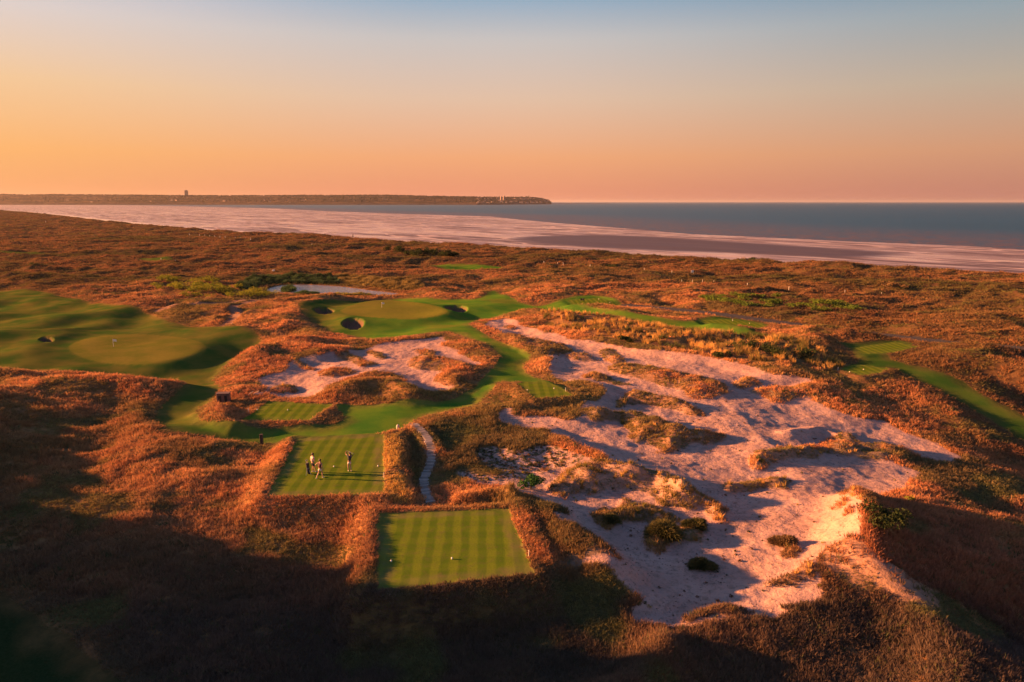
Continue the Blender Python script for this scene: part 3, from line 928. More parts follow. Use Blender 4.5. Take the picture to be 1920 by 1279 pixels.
def tuft_material(name, tipmix, trans=0.3, canopy=0.0):
    mt, nt = material(name)
    t = nt.n('ShaderNodeAttribute', attribute_name='tint', attribute_type='INSTANCER')
    tip = nt.n('ShaderNodeAttribute', attribute_name='tip')
    hs = nt.n('ShaderNodeHueSaturation')
    nt.link(t.outputs['Color'], hs.inputs['Color'])
    hs.inputs['Value'].default_value = 1.25
    hs.inputs['Saturation'].default_value = 0.95
    c = nt.mix(nt.math('MULTIPLY', tip.outputs['Fac'], tipmix), t.outputs['Color'], hs.outputs[0])
    d = nt.n('ShaderNodeBsdfDiffuse')
    tr = nt.n('ShaderNodeBsdfTranslucent')
    nt.link(c, d.inputs[0]); nt.link(c, tr.inputs[0])
    if canopy:                                            # blades bend with the lie of the sward, so the sward shades with the slope
        gn = nt.n('ShaderNodeAttribute', attribute_name='gn', attribute_type='INSTANCER')
        geo = nt.n('ShaderNodeNewGeometry')
        vm = nt.n('ShaderNodeVectorMath', operation='SCALE'); nt.link(gn.outputs['Vector'], vm.inputs[0]); vm.inputs['Scale'].default_value = canopy
        vb = nt.n('ShaderNodeVectorMath', operation='SCALE'); nt.link(geo.outputs['Normal'], vb.inputs[0]); vb.inputs['Scale'].default_value = 1 - canopy
        va = nt.n('ShaderNodeVectorMath', operation='ADD'); nt.link(vm.outputs[0], va.inputs[0]); nt.link(vb.outputs[0], va.inputs[1])
        vn = nt.n('ShaderNodeVectorMath', operation='NORMALIZE'); nt.link(va.outputs[0], vn.inputs[0])
        nt.link(vn.outputs[0], d.inputs['Normal'])
    mx = nt.n('ShaderNodeMixShader')
    mx.inputs[0].default_value = trans
    nt.link(d.outputs[0], mx.inputs[1]); nt.link(tr.outputs[0], mx.inputs[2])
    finish(nt, mx.outputs[0])
    return mt


def scatter(name, P, rot, scl, idx, tint, protos, mat, label=None):
    if mat in (GR, MR):
        gn_ = grid_lookup(P[:, 0], P[:, 1], nrm.reshape(NR, NA, 3))
        gn_ /= np.linalg.norm(gn_, axis=1, keepdims=True)
    else:
        gn_ = np.tile([0, 0, 1.0], (len(P), 1))
    """one 'stuff' object: a cloud of points carrying instances"""
    pc_ = bpy.data.collections.new(name + '_kinds')
    for q in protos:
        pc_.objects.link(q)
    me = bpy.data.meshes.new(name)
    me.vertices.add(len(P))
    me.vertices.foreach_set('co', np.ascontiguousarray(P, np.float32).ravel())
    for nm, ty, arr, key in (('rot', 'FLOAT_VECTOR', rot, 'vector'), ('scl', 'FLOAT_VECTOR', scl, 'vector'), ('gn', 'FLOAT_VECTOR', gn_, 'vector'), ('tint', 'FLOAT_COLOR', tint, 'color')):
        at = me.attributes.new(nm, ty, 'POINT')
        at.data.foreach_set(key, np.ascontiguousarray(arr, np.float32).ravel())
    at = me.attributes.new('idx', 'INT', 'POINT')
    at.data.foreach_set('value', np.ascontiguousarray(idx, np.int32))
    me.materials.append(mat)
    o = bpy.data.objects.new(name, me)
    COL.objects.link(o)
    tree = bpy.data.node_groups.new(name + '_nodes', 'GeometryNodeTree')
    tree.interface.new_socket('Geometry', in_out='INPUT', socket_type='NodeSocketGeometry')
    tree.interface.new_socket('Geometry', in_out='OUTPUT', socket_type='NodeSocketGeometry')
    nn = tree.nodes
    gi, go = nn.new('NodeGroupInput'), nn.new('NodeGroupOutput')
    ci = nn.new('GeometryNodeCollectionInfo')
    ci.inputs['Collection'].default_value = pc_
    ci.inputs['Separate Children'].default_value = True
    ip = nn.new('GeometryNodeInstanceOnPoints')
    ip.inputs['Pick Instance'].default_value = True
    def attr(nm, ty):
        a = nn.new('GeometryNodeInputNamedAttribute')
        a.data_type = ty
        a.inputs['Name'].default_value = nm
        return a.outputs['Attribute']
    L = tree.links.new
    m2p = nn.new('GeometryNodeMeshToPoints')
    L(gi.outputs[0], m2p.inputs[0])
    L(m2p.outputs[0], ip.inputs['Points'])
    L(ci.outputs[0], ip.inputs['Instance'])
    L(attr('idx', 'INT'), ip.inputs['Instance Index'])
    e2r = nn.new('FunctionNodeEulerToRotation')
    L(attr('rot', 'FLOAT_VECTOR'), e2r.inputs[0])
    L(e2r.outputs[0], ip.inputs['Rotation'])
    L(attr('scl', 'FLOAT_VECTOR'), ip.inputs['Scale'])
    L(ip.outputs[0], go.inputs[0])
    md = o.modifiers.new('scatter', 'NODES')
    md.node_group = tree
    tag(o, label, kind='stuff')
    return o


def fan(n, r0, r1, a0=-47, a1=47):
    r = r0 * np.exp(rng.uniform(0, 1, n) * math.log(r1 / r0))
    a = np.radians(rng.uniform(a0, a1, n))
    return r * np.sin(a), r * np.cos(a)


def mixc(f, a, b):
    return a * (1 - f[:, None]) + np.asarray(b) * f[:, None]


GR = tuft_material('fescue', 0.8, 0.28, 0.32)
MR = tuft_material('marram', 0.7, 0.25, 0.12)
fx, fy = fan(430000, 25, 620)
E = evaluate(fx, fy)
fr = np.hypot(fx, fy)
grass_ok = (E['fair'] < 0.05) & (E['green'] < 0) & (E['tee'] < -0.05) & (E['bunk'] < 0) & (E['land'] > 2) & (E['pond'] < -0.2) & (E['road'] > 2.2) & (E['path'] > 0.40)
u01 = rng.uniform(0, 1, len(fx))
p_keep = np.where(E['sand'] > 0.05, E['cover'] * 0.95, 1.0)
p_keep = p_keep * np.where(E['sandy'] > 0, 0.2, 1.0) * np.where(E['dirt'] < 1.4, 0.04, 1.0) * np.where(E['rut'] < 1.0, 0.35, 1.0)
p_keep = np.where((E['sparse'] > -0.5) & (E['sand'] > 0), 0.04, p_keep)
p_keep = p_keep * np.where(perlin(fx / 4.5, fy / 3.5, 51) + 0.3 * perlin(fx / 1.4, fy / 1.4, 52) < -0.62, 0.35, 1.0)
ok = grass_ok & (u01 < p_keep)
GOLD = chaikin(poly([(1010, 592), (1060, 598), (1130, 600), (1210, 614), (1300, 626), (1400, 634), (1490, 645), (1590, 690), (1560, 700), (1480, 690), (1420, 690), (1340, 674), (1250, 660), (1180, 648), (1060, 626), (1020, 610)]), 1)
gold = sdf(fx, fy, GOLD, 4.0)
GZ1 = chaikin(poly([(285, 536), (330, 528), (390, 535), (450, 545), (500, 550), (520, 556), (440, 562), (340, 560), (300, 552)]), 1)
ok &= ~((sdf(fx, fy, GZ1, 2.0) > 0) & (u01 > 0.35))
marram_zone = (gold > 0) & (u01 < 0.5)
sel = ok & ~((gold > 0) & (u01 >= 0.15))


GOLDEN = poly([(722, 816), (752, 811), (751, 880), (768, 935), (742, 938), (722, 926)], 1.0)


def short_patch(x, y):
    return sstep(0.22, 0.5, perlin(x / 11, y / 8, 91) + 0.5 * perlin(x / 3.5, y / 3, 92))


def tints(x, y, E, r):
    n = len(x)
    g = perlin(x / 30, y / 24, 61) + 0.5 * perlin(x / 9, y / 7, 62)
    g2 = perlin(x / 3.5, y / 3, 63)
    c = mixc(sstep(-0.8, 0.9, g2 + 0.5 * perlin(x / 70, y / 50, 64)), np.tile([0.42, 0.175, 0.075], (n, 1)), [0.54, 0.28, 0.11])
    c = mixc(sstep(0.0, 0.6, g) * 0.85, c, [0.17, 0.14, 0.05])
    c = mixc(sstep(0.25, 0.7, perlin(x / 13, y / 8, 68)) * 0.6, c, [0.10, 0.10, 0.04])
    c = mixc(sstep(-2.0, 1.2, E['olive'] + 1.5 * g2) * 0.85, c, [0.10, 0.092, 0.042])
    isl = sstep(-0.3, 0.3, E['island'])
    c = mixc(isl * sstep(-0.4, 0.5, g2) * 0.6, c, [0.17, 0.125, 0.055])
    c = mixc(isl * sstep(0.3, 0.9, perlin(x / 5, y / 5, 66)) * 0.8, c, [0.075, 0.085, 0.035])
    c = mixc(sstep(1.6, 0.8, E['rut']) * 0.8, c, [0.07, 0.075, 0.035])
    far = np.maximum(sstep(130, 300, r) * 0.8, sstep(38, 70, x) * (0.9 - 0.45 * sstep(85, 60, y)))
    far = np.maximum(far, sstep(-15, -50, x) * sstep(95, 60, y) * 0.6)  # left foreground dimmed in colour too, in place of shade
    far = np.maximum(far, sstep(55, 40, y) * 0.5)  # nearby ground joins in: its tint is lowered to deepen foreground shade
    c = mixc((far * (0.85 + 0.25 * g2)).clip(0, 1), c, [0.105, 0.060, 0.032])
    c = mixc(sstep(15, 26, x) * sstep(66, 48, y) * 0.75, c, [0.25, 0.095, 0.052])
    c = mixc(sstep(10, 20, x) * sstep(45, 39, y) * 0.85, c, [0.055, 0.036, 0.03])  # bottom right grass tinted darker so its shade looks deeper
    c = mixc(sstep(60, 44, y) * sstep(4, -14, x) * 0.75 * (0.8 + 0.3 * g2), c, [0.125, 0.07, 0.05])  # shade painted into the grass tint at left front
    c = mixc(sstep(43, 38, y) * 0.75, c, [0.095, 0.072, 0.055])  # nearest strip of grass painted darker still, as shade
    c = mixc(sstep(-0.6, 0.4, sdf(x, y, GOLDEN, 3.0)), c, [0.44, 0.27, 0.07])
    c = c * 1.22
    c = mixc(sstep(120, 260, r) * sstep(-0.1, 0.5, perlin(x / 80, y / 50, 67)) * 0.75, c, [0.085, 0.090, 0.032])
    sh = short_patch(x, y)
    c = mixc(sh * 0.75, c, [0.155, 0.155, 0.05])
    edge = sstep(-2.5, -0.1, E['fair'])
    c = mixc(edge * 0.25, c, [0.17, 0.15, 0.06])
    v = rng.normal(1.0, 0.15, n).clip(0.5, 1.6)
    odd = rng.uniform(0, 1, n) < 0.04
    c = np.where(odd[:, None], np.array([0.10, 0.11, 0.045]), c)
    return np.column_stack([c * v[:, None], np.ones(n)])


def put(name, x, y, z, hgt, wid, tint, protos, mat, label, tilt=0.2):
    n = len(x)
    rot = np.column_stack([rng.normal(0, tilt, n), rng.normal(0, tilt, n), rng.uniform(0, 2 * np.pi, n)])
    scl = np.column_stack([wid, wid, hgt])
    return scatter(name, np.column_stack([x, y, z]), rot, scl, rng.integers(0, len(protos), n), tint, protos, mat, label)


fp = [blade_mesh('fescue_kind', GR, 13, 2, 1.0, 0.42, 0.05, 0.12, 100 + k, 0.55) for k in range(5)]
x, y, r = fx[sel], fy[sel], fr[sel]
Es = {k: v[sel] for k, v in E.items()}
hum = perlin(x / 1.6, y / 1.3, 71)
tall = 0.80 + 0.35 * perlin(x / 6, y / 5, 72) + 0.35 * hum
on_isl = Es['sand'] > 0
hh = np.where(on_isl, 0.34, 0.46) * tall.clip(0.35, 1.7) * rng.uniform(0.75, 1.2, len(x)) * (1 + r / 900)
hh = hh * (1 - 0.5 * sstep(-2.2, -0.1, Es['fair']))
hh = hh * (1 - 0.55 * short_patch(x, y)) * np.where(Es['tee'] > -2.2, 0.65, 1.0)
ww = 0.30 * (1 + r / 70) * rng.uniform(0.8, 1.25, len(x))
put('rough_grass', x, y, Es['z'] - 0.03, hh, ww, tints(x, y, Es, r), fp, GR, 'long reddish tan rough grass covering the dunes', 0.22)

qx, qy = fan(42000, 560, 2400, -47, 38)
Q3 = evaluate(qx, qy)
q_ok = (Q3['land'] > 3) & (Q3['fair'] < 0) & (perlin(qx / 40, qy / 25, 75) > -0.5)
x, y, r = qx[q_ok], qy[q_ok], np.hypot(qx, qy)[q_ok]
put('far_grass', x, y, Q3['z'][q_ok] - 0.1, rng.uniform(0.6, 1.5, len(x)), rng.uniform(2.0, 4.0, len(x)) * (r / 800), tints(x, y, {k: v[q_ok] for k, v in Q3.items()}, r), fp, GR, 'rough grass of the far coast plain', 0.1)

# taller golden marram clumps
mp_ = [blade_mesh('marram_kind', MR, 26, 2, 1.0, 0.22, 0.035, 0.1, 200 + k, 0.75) for k in range(4)]
msel = grass_ok & (((gold > 0) & (u01 < 0.20)) | ((E['cover'] > 0.5) & (E['sand'] > 0.3) & (u01 < 0.03) & (fr < 140)))
msel &= perlin(fx / 2.6, fy / 2.2, 73) > -0.35
x, y = fx[msel], fy[msel]
n = len(x)
f = sstep(-0.5, 0.6, perlin(x / 5, y / 4, 74))
c = mixc(f, np.tile([0.60, 0.35, 0.10], (n, 1)), [0.09, 0.10, 0.035])
c = c * rng.uniform(0.75, 1.25, (n, 1))
put('marram_grass', x, y, E['z'][msel] - 0.04, np.where(gold[msel] > 0, 1.15, 0.6) * rng.uniform(0.7, 1.2, n), np.where(gold[msel] > 0, 0.9, 0.55) * rng.uniform(0.8, 1.2, n),
    np.column_stack([c, np.ones(n)]), mp_, MR, 'tall golden marram grass clumps along the sand edge', 0.15)

# short grass nap on tees and fairway edges, near enough to read
LEAF = tuft_material('leaf', 0.0, 0.25)
sx, sy = fan(90000, 34, 160, -16, 40)
E2 = evaluate(sx, sy)
u2 = rng.uniform(0, 1, len(sx))
s_ok = (E2['sand'] > 0.1) & (E2['cover'] < 0.4)
pl = s_ok & (((E2['sparse'] > -0.4) & (u2 < 0.75 * sstep(-0.3, 0.5, perlin(sx / 1.3, sy / 1.3, 81) + 0.15))) | (u2 < 0.012))
lp = [leaf_mesh('plant_kind', LEAF, 22, 0.5, 0.6, 0.3, 300 + k) for k in range(3)]
x, y = sx[pl], sy[pl]
n = len(x)
c = mixc((rng.uniform(0, 1, n) < 0.15).astype(float), np.tile([0.085, 0.085, 0.04], (n, 1)), [0.30, 0.24, 0.05])
c = mixc((rng.uniform(0, 1, n) < 0.3).astype(float), c, [0.16, 0.09, 0.06]) * rng.uniform(0.7, 1.3, (n, 1))
s = rng.uniform(0.10, 0.26, n)
put('dune_plants', x, y, E2['z'][pl], s, s * 1.1, np.column_stack([c, np.ones(n)]), lp, LEAF, 'small scattered plants growing in bare sand')
db = s_ok & (u2 > 0.78) & (perlin(sx / 5, sy / 4, 82) > -0.15)
x, y = sx[db], sy[db]
n = len(x)
c = np.tile([0.10, 0.065, 0.045], (n, 1)) * rng.uniform(0.6, 1.6, (n, 1))
s = rng.uniform(0.05, 0.13, n)
put('sand_litter', x, y, E2['z'][db], s * 0.7, s * 1.2, np.column_stack([c, np.ones(n)]), [leaf_mesh('litter_kind', LEAF, 7, 0.5, 0.4, 0.35, 320 + k) for k in range(3)], LEAF, 'dark specks of dry litter strewn over the sand')

# reeds round the pond
REED = tuft_material('reed', 0.6, 0.3)
rp_ = [blade_mesh('reed_kind', REED, 16, 2, 1.0, 0.5, 0.05, 0.05, 400 + k, 0.15) for k in range(3)]
reed_zones = [([(440, 548), (455, 530), (500, 520), (560, 517), (600, 519), (625, 526), (640, 534), (600, 533), (540, 532), (500, 534), (470, 546)], 1.4, (0.045, 0.075, 0.035), 7000),
              ([(625, 520), (700, 526), (780, 535), (800, 545), (770, 548), (700, 540), (640, 531)], 1.2, (0.20, 0.15, 0.055), 6000),
              ([(528, 541), (545, 536), (556, 543), (545, 548), (530, 548)], 1.4, (0.06, 0.10, 0.04), 700),
              ([(550, 548), (590, 546), (600, 552), (560, 554)], 1.0, (0.05, 0.09, 0.035), 700),
              ([(630, 550), (700, 553), (690, 557), (630, 556)], 1.0, (0.24, 0.21, 0.05), 900)]
X_, Y_, H_, C_ = [], [], [], []
for pts, h, c, k in reed_zones:
    P = chaikin(poly(pts, -0.8), 1)
    q = rng.uniform(P.min(0), P.max(0), (k * 3, 2))
    q = q[sdf(q[:, 0], q[:, 1], P, 1.0) > 0][:k]
    X_.append(q[:, 0]); Y_.append(q[:, 1]); H_.append(h * rng.uniform(0.7, 1.15, len(q)))
    C_.append(np.array(c) * rng.uniform(0.5, 1.7, (len(q), 1)) * (1 + 0.6 * perlin(q[:, 0] / 3, q[:, 1] / 3, 96))[:, None])
X_, Y_, H_, C_ = np.concatenate(X_), np.concatenate(Y_), np.concatenate(H_), np.concatenate(C_)
put('reeds', X_, Y_, np.maximum(ground_z(X_, Y_), -1.1) - 0.05, H_ * (0.75 + 0.6 * perlin(X_ / 2.2, Y_ / 2.2, 95)).clip(0.3, 1.4), 0.9 * rng.uniform(0.8, 1.3, len(X_)), np.column_stack([C_, np.ones(len(X_))]), rp_, REED, 'green and tan reeds standing round the pond', 0.06)

# ------------------------------------------------------------------ shrubs and trees
def foliage_mat(name, a, b, yellow=None):
    mt, nt = material(name)
    oi = nt.n('ShaderNodeObjectInfo')
    geo = nt.n('ShaderNodeNewGeometry')
    f = nt.noise(geo.outputs['Position'], 1.3, 3)
    c = nt.mix(nt.ss(f, 0.35, 0.65), a, b)
    c = nt.mix(nt.math('MULTIPLY', oi.outputs['Random'], 0.4), c, yellow or tuple(v * 1.4 for v in b))
    d = nt.n('ShaderNodeBsdfDiffuse'); tr = nt.n('ShaderNodeBsdfTranslucent')
    nt.link(c, d.inputs[0]); nt.link(c, tr.inputs[0])
    mx = nt.n('ShaderNodeMixShader'); mx.inputs[0].default_value = 0.25
    nt.link(d.outputs[0], mx.inputs[1]); nt.link(tr.outputs[0], mx.inputs[2])
    finish(nt, mx.outputs[0])
    return mt


BARK = simple_mat('bark', (0.09, 0.065, 0.045), 0.9)
DARKLEAF = foliage_mat('dark_leaf', (0.028, 0.045, 0.02), (0.06, 0.075, 0.03))
GREENLEAF = foliage_mat('green_leaf', (0.035, 0.10, 0.03), (0.06, 0.14, 0.04))
GORSE = foliage_mat('gorse_leaf', (0.14, 0.20, 0.03), (0.30, 0.30, 0.04), (0.46, 0.38, 0.05))
TUSS = foliage_mat('tussock_blade', (0.06, 0.07, 0.028), (0.13, 0.115, 0.045))
TUSSB = foliage_mat('tussock_blade_brown', (0.10, 0.07, 0.038), (0.20, 0.125, 0.06))


def crown_mesh(name, mat, rx, ry, rz, z0, leaves, size, lobes, seed):
    r = np.random.default_rng(seed)
    L = np.column_stack([r.uniform(-0.65, 0.65, lobes) * rx, r.uniform(-0.65, 0.65, lobes) * ry, z0 + rz * r.uniform(0.35, 0.8, lobes)])
    LR = np.column_stack([rx * r.uniform(0.35, 0.6, lobes), ry * r.uniform(0.35, 0.6, lobes), rz * r.uniform(0.25, 0.42, lobes)])
    k = r.integers(0, lobes, leaves)
    d = r.normal(size=(leaves, 3)); d /= np.linalg.norm(d, axis=1, keepdims=True)
    c = L[k] + d * LR[k] * (r.uniform(0.25, 1, (leaves, 1)) ** 0.45)
    c[:, 2] = np.maximum(c[:, 2], 0.03)
    u = r.normal(size=(leaves, 3)); u /= np.linalg.norm(u, axis=1, keepdims=True)
    v = np.cross(u, r.normal(size=(leaves, 3))); v /= np.linalg.norm(v, axis=1, keepdims=True)
    s_ = (size * r.uniform(0.6, 1.4, leaves))[:, None]
    V = np.stack([c - u * s_, c + v * s_ * 0.5, c + u * s_, c - v * s_ * 0.5], 1).reshape(-1, 3)
    F_ = np.arange(leaves * 4).reshape(-1, 4)
    o = mesh_np(name, V, F_, mat, False)
    return o


def tube(V, F_, a, b, ra, rb, n=6):
    a, b = Vector(a), Vector(b)
    q = (b - a).to_track_quat('Z', 'Y')
    j = len(V)
    for p, r in ((a, ra), (b, rb)):
        for i in range(n):
            t = 2 * math.pi * i / n
            V.append(tuple(p + q @ Vector((r * math.cos(t), r * math.sin(t), 0))))
    for i in range(n):
        F_.append((j + i, j + (i + 1) % n, j + n + (i + 1) % n, j + n + i))
    F_.append(tuple(range(j + n, j + 2 * n)))
    F_.append(tuple(range(j + n - 1, j - 1, -1)))


def pymesh(name, V, F_, mat, parent=None, loc=None, rot=None, smooth=False, link=True):
    me = bpy.data.meshes.new(name)
    me.from_pydata([tuple(v) for v in V], [], F_)
    if smooth:
        me.polygons.foreach_set('use_smooth', np.ones(len(me.polygons), bool))
    me.materials.append(mat)
    o = bpy.data.objects.new(name, me)
    if link:
        COL.objects.link(o)
    if parent: o.parent = parent
    if loc is not None: o.location = loc
    if rot is not None: o.rotation_euler = rot
    return o


def empty(name, loc, rz=0.0):
    o = bpy.data.objects.new(name, None)
    o.empty_display_size = 0.3
    o.location = loc
    o.rotation_euler = (0, 0, rz)
    COL.objects.link(o)
    return o


def clone(o, parent=None):
    c = o.copy()
    COL.objects.link(c)
    if parent: c.parent = parent
    for ch in list(o.children):
        clone(ch, c)
    return c


def on_ground(px, py, dz=0.0):
    x, y = unproj(px, py)
    for _ in range(4):                       # walk along the sight line until it meets the built ground
        z = float(ground_z(x, y)[0])
        x, y = unproj(px, py, z)
    return Vector((x, y, z + dz))


def stems(parent, n, rx, h, seed, r0=0.06):
    r = random.Random(seed)
    V, F_ = [], []
    for i in range(n):
        a = r.uniform(0, 6.28)
        d = r.uniform(0, 0.12) * rx
        b = (math.cos(a) * d, math.sin(a) * d, -0.1)
        m_ = (math.cos(a) * rx * 0.25, math.sin(a) * rx * 0.25, h * 0.4)
        t = (math.cos(a) * rx * r.uniform(0.4, 0.7), math.sin(a) * rx * r.uniform(0.4, 0.7), h * r.uniform(0.6, 0.85))
        tube(V, F_, b, m_, r0, r0 * 0.7, 5)
        tube(V, F_, m_, t, r0 * 0.7, r0 * 0.25, 5)
    return pymesh('trunk' if n < 4 else 'stems', V, F_, BARK, parent)


def shrub(name, px, py, rx, h, label, cat, mat, leaves, size, seed, group=None, ry=None, lobes=7, nst=6, loc=None):
    t = empty(name, loc if loc is not None else on_ground(px, py), random.uniform(0, 6.28) if ry is None else 0)
    tag(t, label, cat, group)
    stems(t, nst, rx, h, seed, 0.03 * h)
    crown_mesh('crown', mat, rx, ry or rx, h, 0.0, leaves, size, lobes, seed).parent = t
    return t


def dome_tussock(px, py, rx, ry, h, label, mat, seed, blades=2600, rz=0.0):
    """dense mound of long blades springing from a low dome"""
    r = np.random.default_rng(seed)
    a = r.uniform(0, 2 * np.pi, blades)
    d = np.sqrt(r.uniform(0, 1, blades))
    wob = 1 + 0.22 * np.sin(3 * a + seed) + 0.12 * np.sin(7 * a + 2 * seed)
    bx, by = rx * d * np.cos(a) * wob * 0.85, ry * d * np.sin(a) * wob * 0.85
    bz = h * 0.62 * np.sqrt(np.clip(1 - d ** 2.4, 0, 1)) * (0.85 + 0.3 * np.sin(bx * 4 + seed) * np.cos(by * 5)) - 0.06
    ln = h * r.uniform(0.35, 1.05, blades)
    out = np.stack([bx / rx, by / ry, 0.55 + r.uniform(0, 0.6, blades)], 1) + r.normal(0, 0.35, (blades, 3))
    out /= np.linalg.norm(out, axis=1, keepdims=True)
    c = np.stack([bx, by, bz], 1)
    side = np.cross(out, r.normal(size=(blades, 3))); side /= np.linalg.norm(side, axis=1, keepdims=True)
    w_ = 0.028 + 0.01 * r.uniform(0, 1, (blades, 1))
    mid = c + out * ln[:, None] * 0.6
    tip = c + out * ln[:, None] - np.array([0, 0, 1]) * (0.25 * ln)[:, None]
    V = np.stack([c - side * w_, c + side * w_, mid + side * w_ * 0.7, mid - side * w_ * 0.7, tip], 1).reshape(-1, 3)
    j = np.arange(blades)[:, None] * 5
    F_ = np.vstack([j + [0, 1, 2], j + [0, 2, 3], j + [3, 2, 4]])
    t = empty('grass_tussock', on_ground(px, py), rz)
    tag(t, label, 'tussock')
    mesh_np('blades', V, F_, mat, False).parent = t
    n = 22                                             # the root mound under the blades
    MV, MF = [(0, 0, h * 0.5)], []
    for ring, (q, zz) in enumerate(((0.4, 0.45), (0.7, 0.3), (0.95, -0.12))):
        for i in range(n):
            th = 2 * math.pi * i / n
            wv = (1 + 0.22 * math.sin(3 * th + seed) + 0.12 * math.sin(7 * th + 2 * seed)) * 0.85 * q
            MV.append((rx * math.cos(th) * wv, ry * math.sin(th) * wv, h * zz))
    for i in range(n):
        MF.append((0, 1 + i, 1 + (i + 1) % n))
        for ring in range(2):
            b = 1 + ring * n
            MF.append((b + i, b + n + i, b + n + (i + 1) % n, b + (i + 1) % n))
    pymesh('root_mound', MV, MF, BARK, t, smooth=True)
    return t


dome_tussock(1315, 1064, 0.95, 0.55, 0.62, 'round dark tussock alone in the middle of the open sand', TUSS, 3)
dome_tussock(1246, 1004, 1.15, 0.95, 1.0, 'biggest dark grass tussock below the sparse dune ridge', TUSS, 4, 3400)
dome_tussock(1304, 988, 0.9, 0.6, 0.65, 'smaller dark tussock joined to the right of the biggest one', TUSS, 5)
dome_tussock(1470, 1020, 0.95, 0.6, 0.6, 'ragged brown tussock near the sunlit sand bank', TUSSB, 6)
dome_tussock(1144, 978, 0.6, 0.6, 0.55, 'green tussock at the left tip of the curved low ridge', TUSS, 8, 1500)
shrub('leafy_shrub', 994, 916, 1.3, 1.2, 'bright green leafy shrub beside the front tee corner on sand', 'shrub', GREENLEAF, 900, 0.11, 21, ry=0.8)
shrub('dark_shrub', 1655, 985, 1.8, 1.3, 'dark bushy shrub in the shade behind the sunlit sand bank', 'shrub', DARKLEAF, 1200, 0.12, 22)
shrub('yellow_shrub', 1702, 940, 0.5, 0.5, 'tiny yellow flowering shrub behind the sunlit sand bank', 'shrub', GORSE, 200, 0.08, 23)
for k, (a, b, rx, h, lb) in enumerate([(1455, 664, 2.6, 1.7, 'dark green bush at the right end of the golden marram band'), (1508, 672, 2.4, 1.5, 'dark bush below the golden marram beside the sand tip'),
                                       (1352, 672, 1.5, 1.2, 'low dark bush at the lower edge of the golden marram'), (1172, 641, 1.2, 1.1, 'small dark bush between two golden marram clumps'),
                                       (1410, 655, 1.6, 1.3, 'dark bush inside the golden marram left of the largest')]):
    shrub('dark_bush', a, b, rx, h, lb, 'bush', DARKLEAF, 700, 0.16, 40 + k)
# far single bushes
for k, (a, b, rx, h, lb) in enumerate([(1147, 504, 2.6, 2.0, 'lone round dark bush on the far dune plain'), (724, 470, 2.6, 2.6, 'small dark tree standing left of the thicket'),
                                       (1281, 492.5, 4.0, 1.5, 'low wide dark bush near the beach edge'), (70, 502, 3.6, 2.2, 'dark bush among the far left hummocks'),
                                       (1410, 488, 2.0, 1.4, 'small dark bush on the dune edge by the beach'), (1665, 538, 3.0, 1.4, 'leftmost tan bush of the pair on the far right plain'), (1690, 540, 2.4, 1.2, 'rightmost tan bush of the pair on the far right plain')]):
    shrub('far_bush', a, b, rx, h, lb, 'bush', DARKLEAF if k < 5 else TUSSB, 420, 0.28, 60 + k)
# the thicket by the beach: seven small trees
for k, (a, b, rx, h, lb) in enumerate([(751, 477, 3.6, 4.4, 'leftmost and tallest tree of the dark thicket'), (770, 479, 3.4, 2.8, 'second tree from the left in the dark thicket'),
                                       (786, 480, 3.8, 3.4, 'third tree from the left in the dark thicket'), (803, 481, 3.8, 3.6, 'middle tree of the dark thicket'),
                                       (820, 481.5, 4.0, 3.8, 'third tree from the right in the dark thicket'), (836, 482, 3.8, 3.3, 'second tree from the right in the dark thicket'),
                                       (850, 482, 3.0, 2.2, 'rightmost and lowest tree of the dark thicket')]):
    shrub('hawthorn_tree', a, b, rx, h, lb, 'tree', DARKLEAF, 800, 0.32, 80 + k, 'trees of the far thicket', nst=3)


def band(name, pts, count, group, label, mat, rx, h, seed, protos=5):
    """many alike shrubs in a patch, each its own object"""
    P = chaikin(poly(pts), 1)
    q = []
    r = np.random.default_rng(seed)
    while len(q) < count:
        c = r.uniform(P.min(0), P.max(0))
        if sdf(c[:1], c[1:], P, 1.0)[0] > 0:
            q.append(c)
    q = np.array(q)
    z = ground_z(q[:, 0], q[:, 1])
    base = []
    for i, (c, zz) in enumerate(zip(q, z)):
        if i < protos:
            t = shrub(name, 0, 0, rx * r.uniform(0.7, 1.3), h * r.uniform(0.7, 1.3), label, 'shrub', mat, 260, 0.16, seed * 10 + i, group, loc=(c[0], c[1], zz))
            base.append(t)
        else:
            t = clone(base[i % protos])
            t.location = (c[0], c[1], zz)
        t.rotation_euler[2] = r.uniform(0, 6.28)
        t.scale = (r.uniform(0.8, 1.25),) * 3


band('gorse_shrub', [(285, 536), (330, 528), (390, 535), (450, 545), (500, 550), (520, 556), (440, 562), (340, 560), (300, 552)], 60, 'yellow green shrubs beside the pond',
     'yellow green shrub in the sunlit patch left of the pond', GORSE, 2.1, 1.5, 5)
band('green_shrub', [(1300, 566), (1380, 562), (1470, 566), (1560, 572), (1640, 584), (1560, 590), (1480, 590), (1380, 582)], 44, 'green shrubs beside the road',
     'low green shrub in the patch above the asphalt road', foliage_mat('olive_leaf', (0.07, 0.13, 0.025), (0.15, 0.20, 0.035)), 1.7, 1.0, 6)


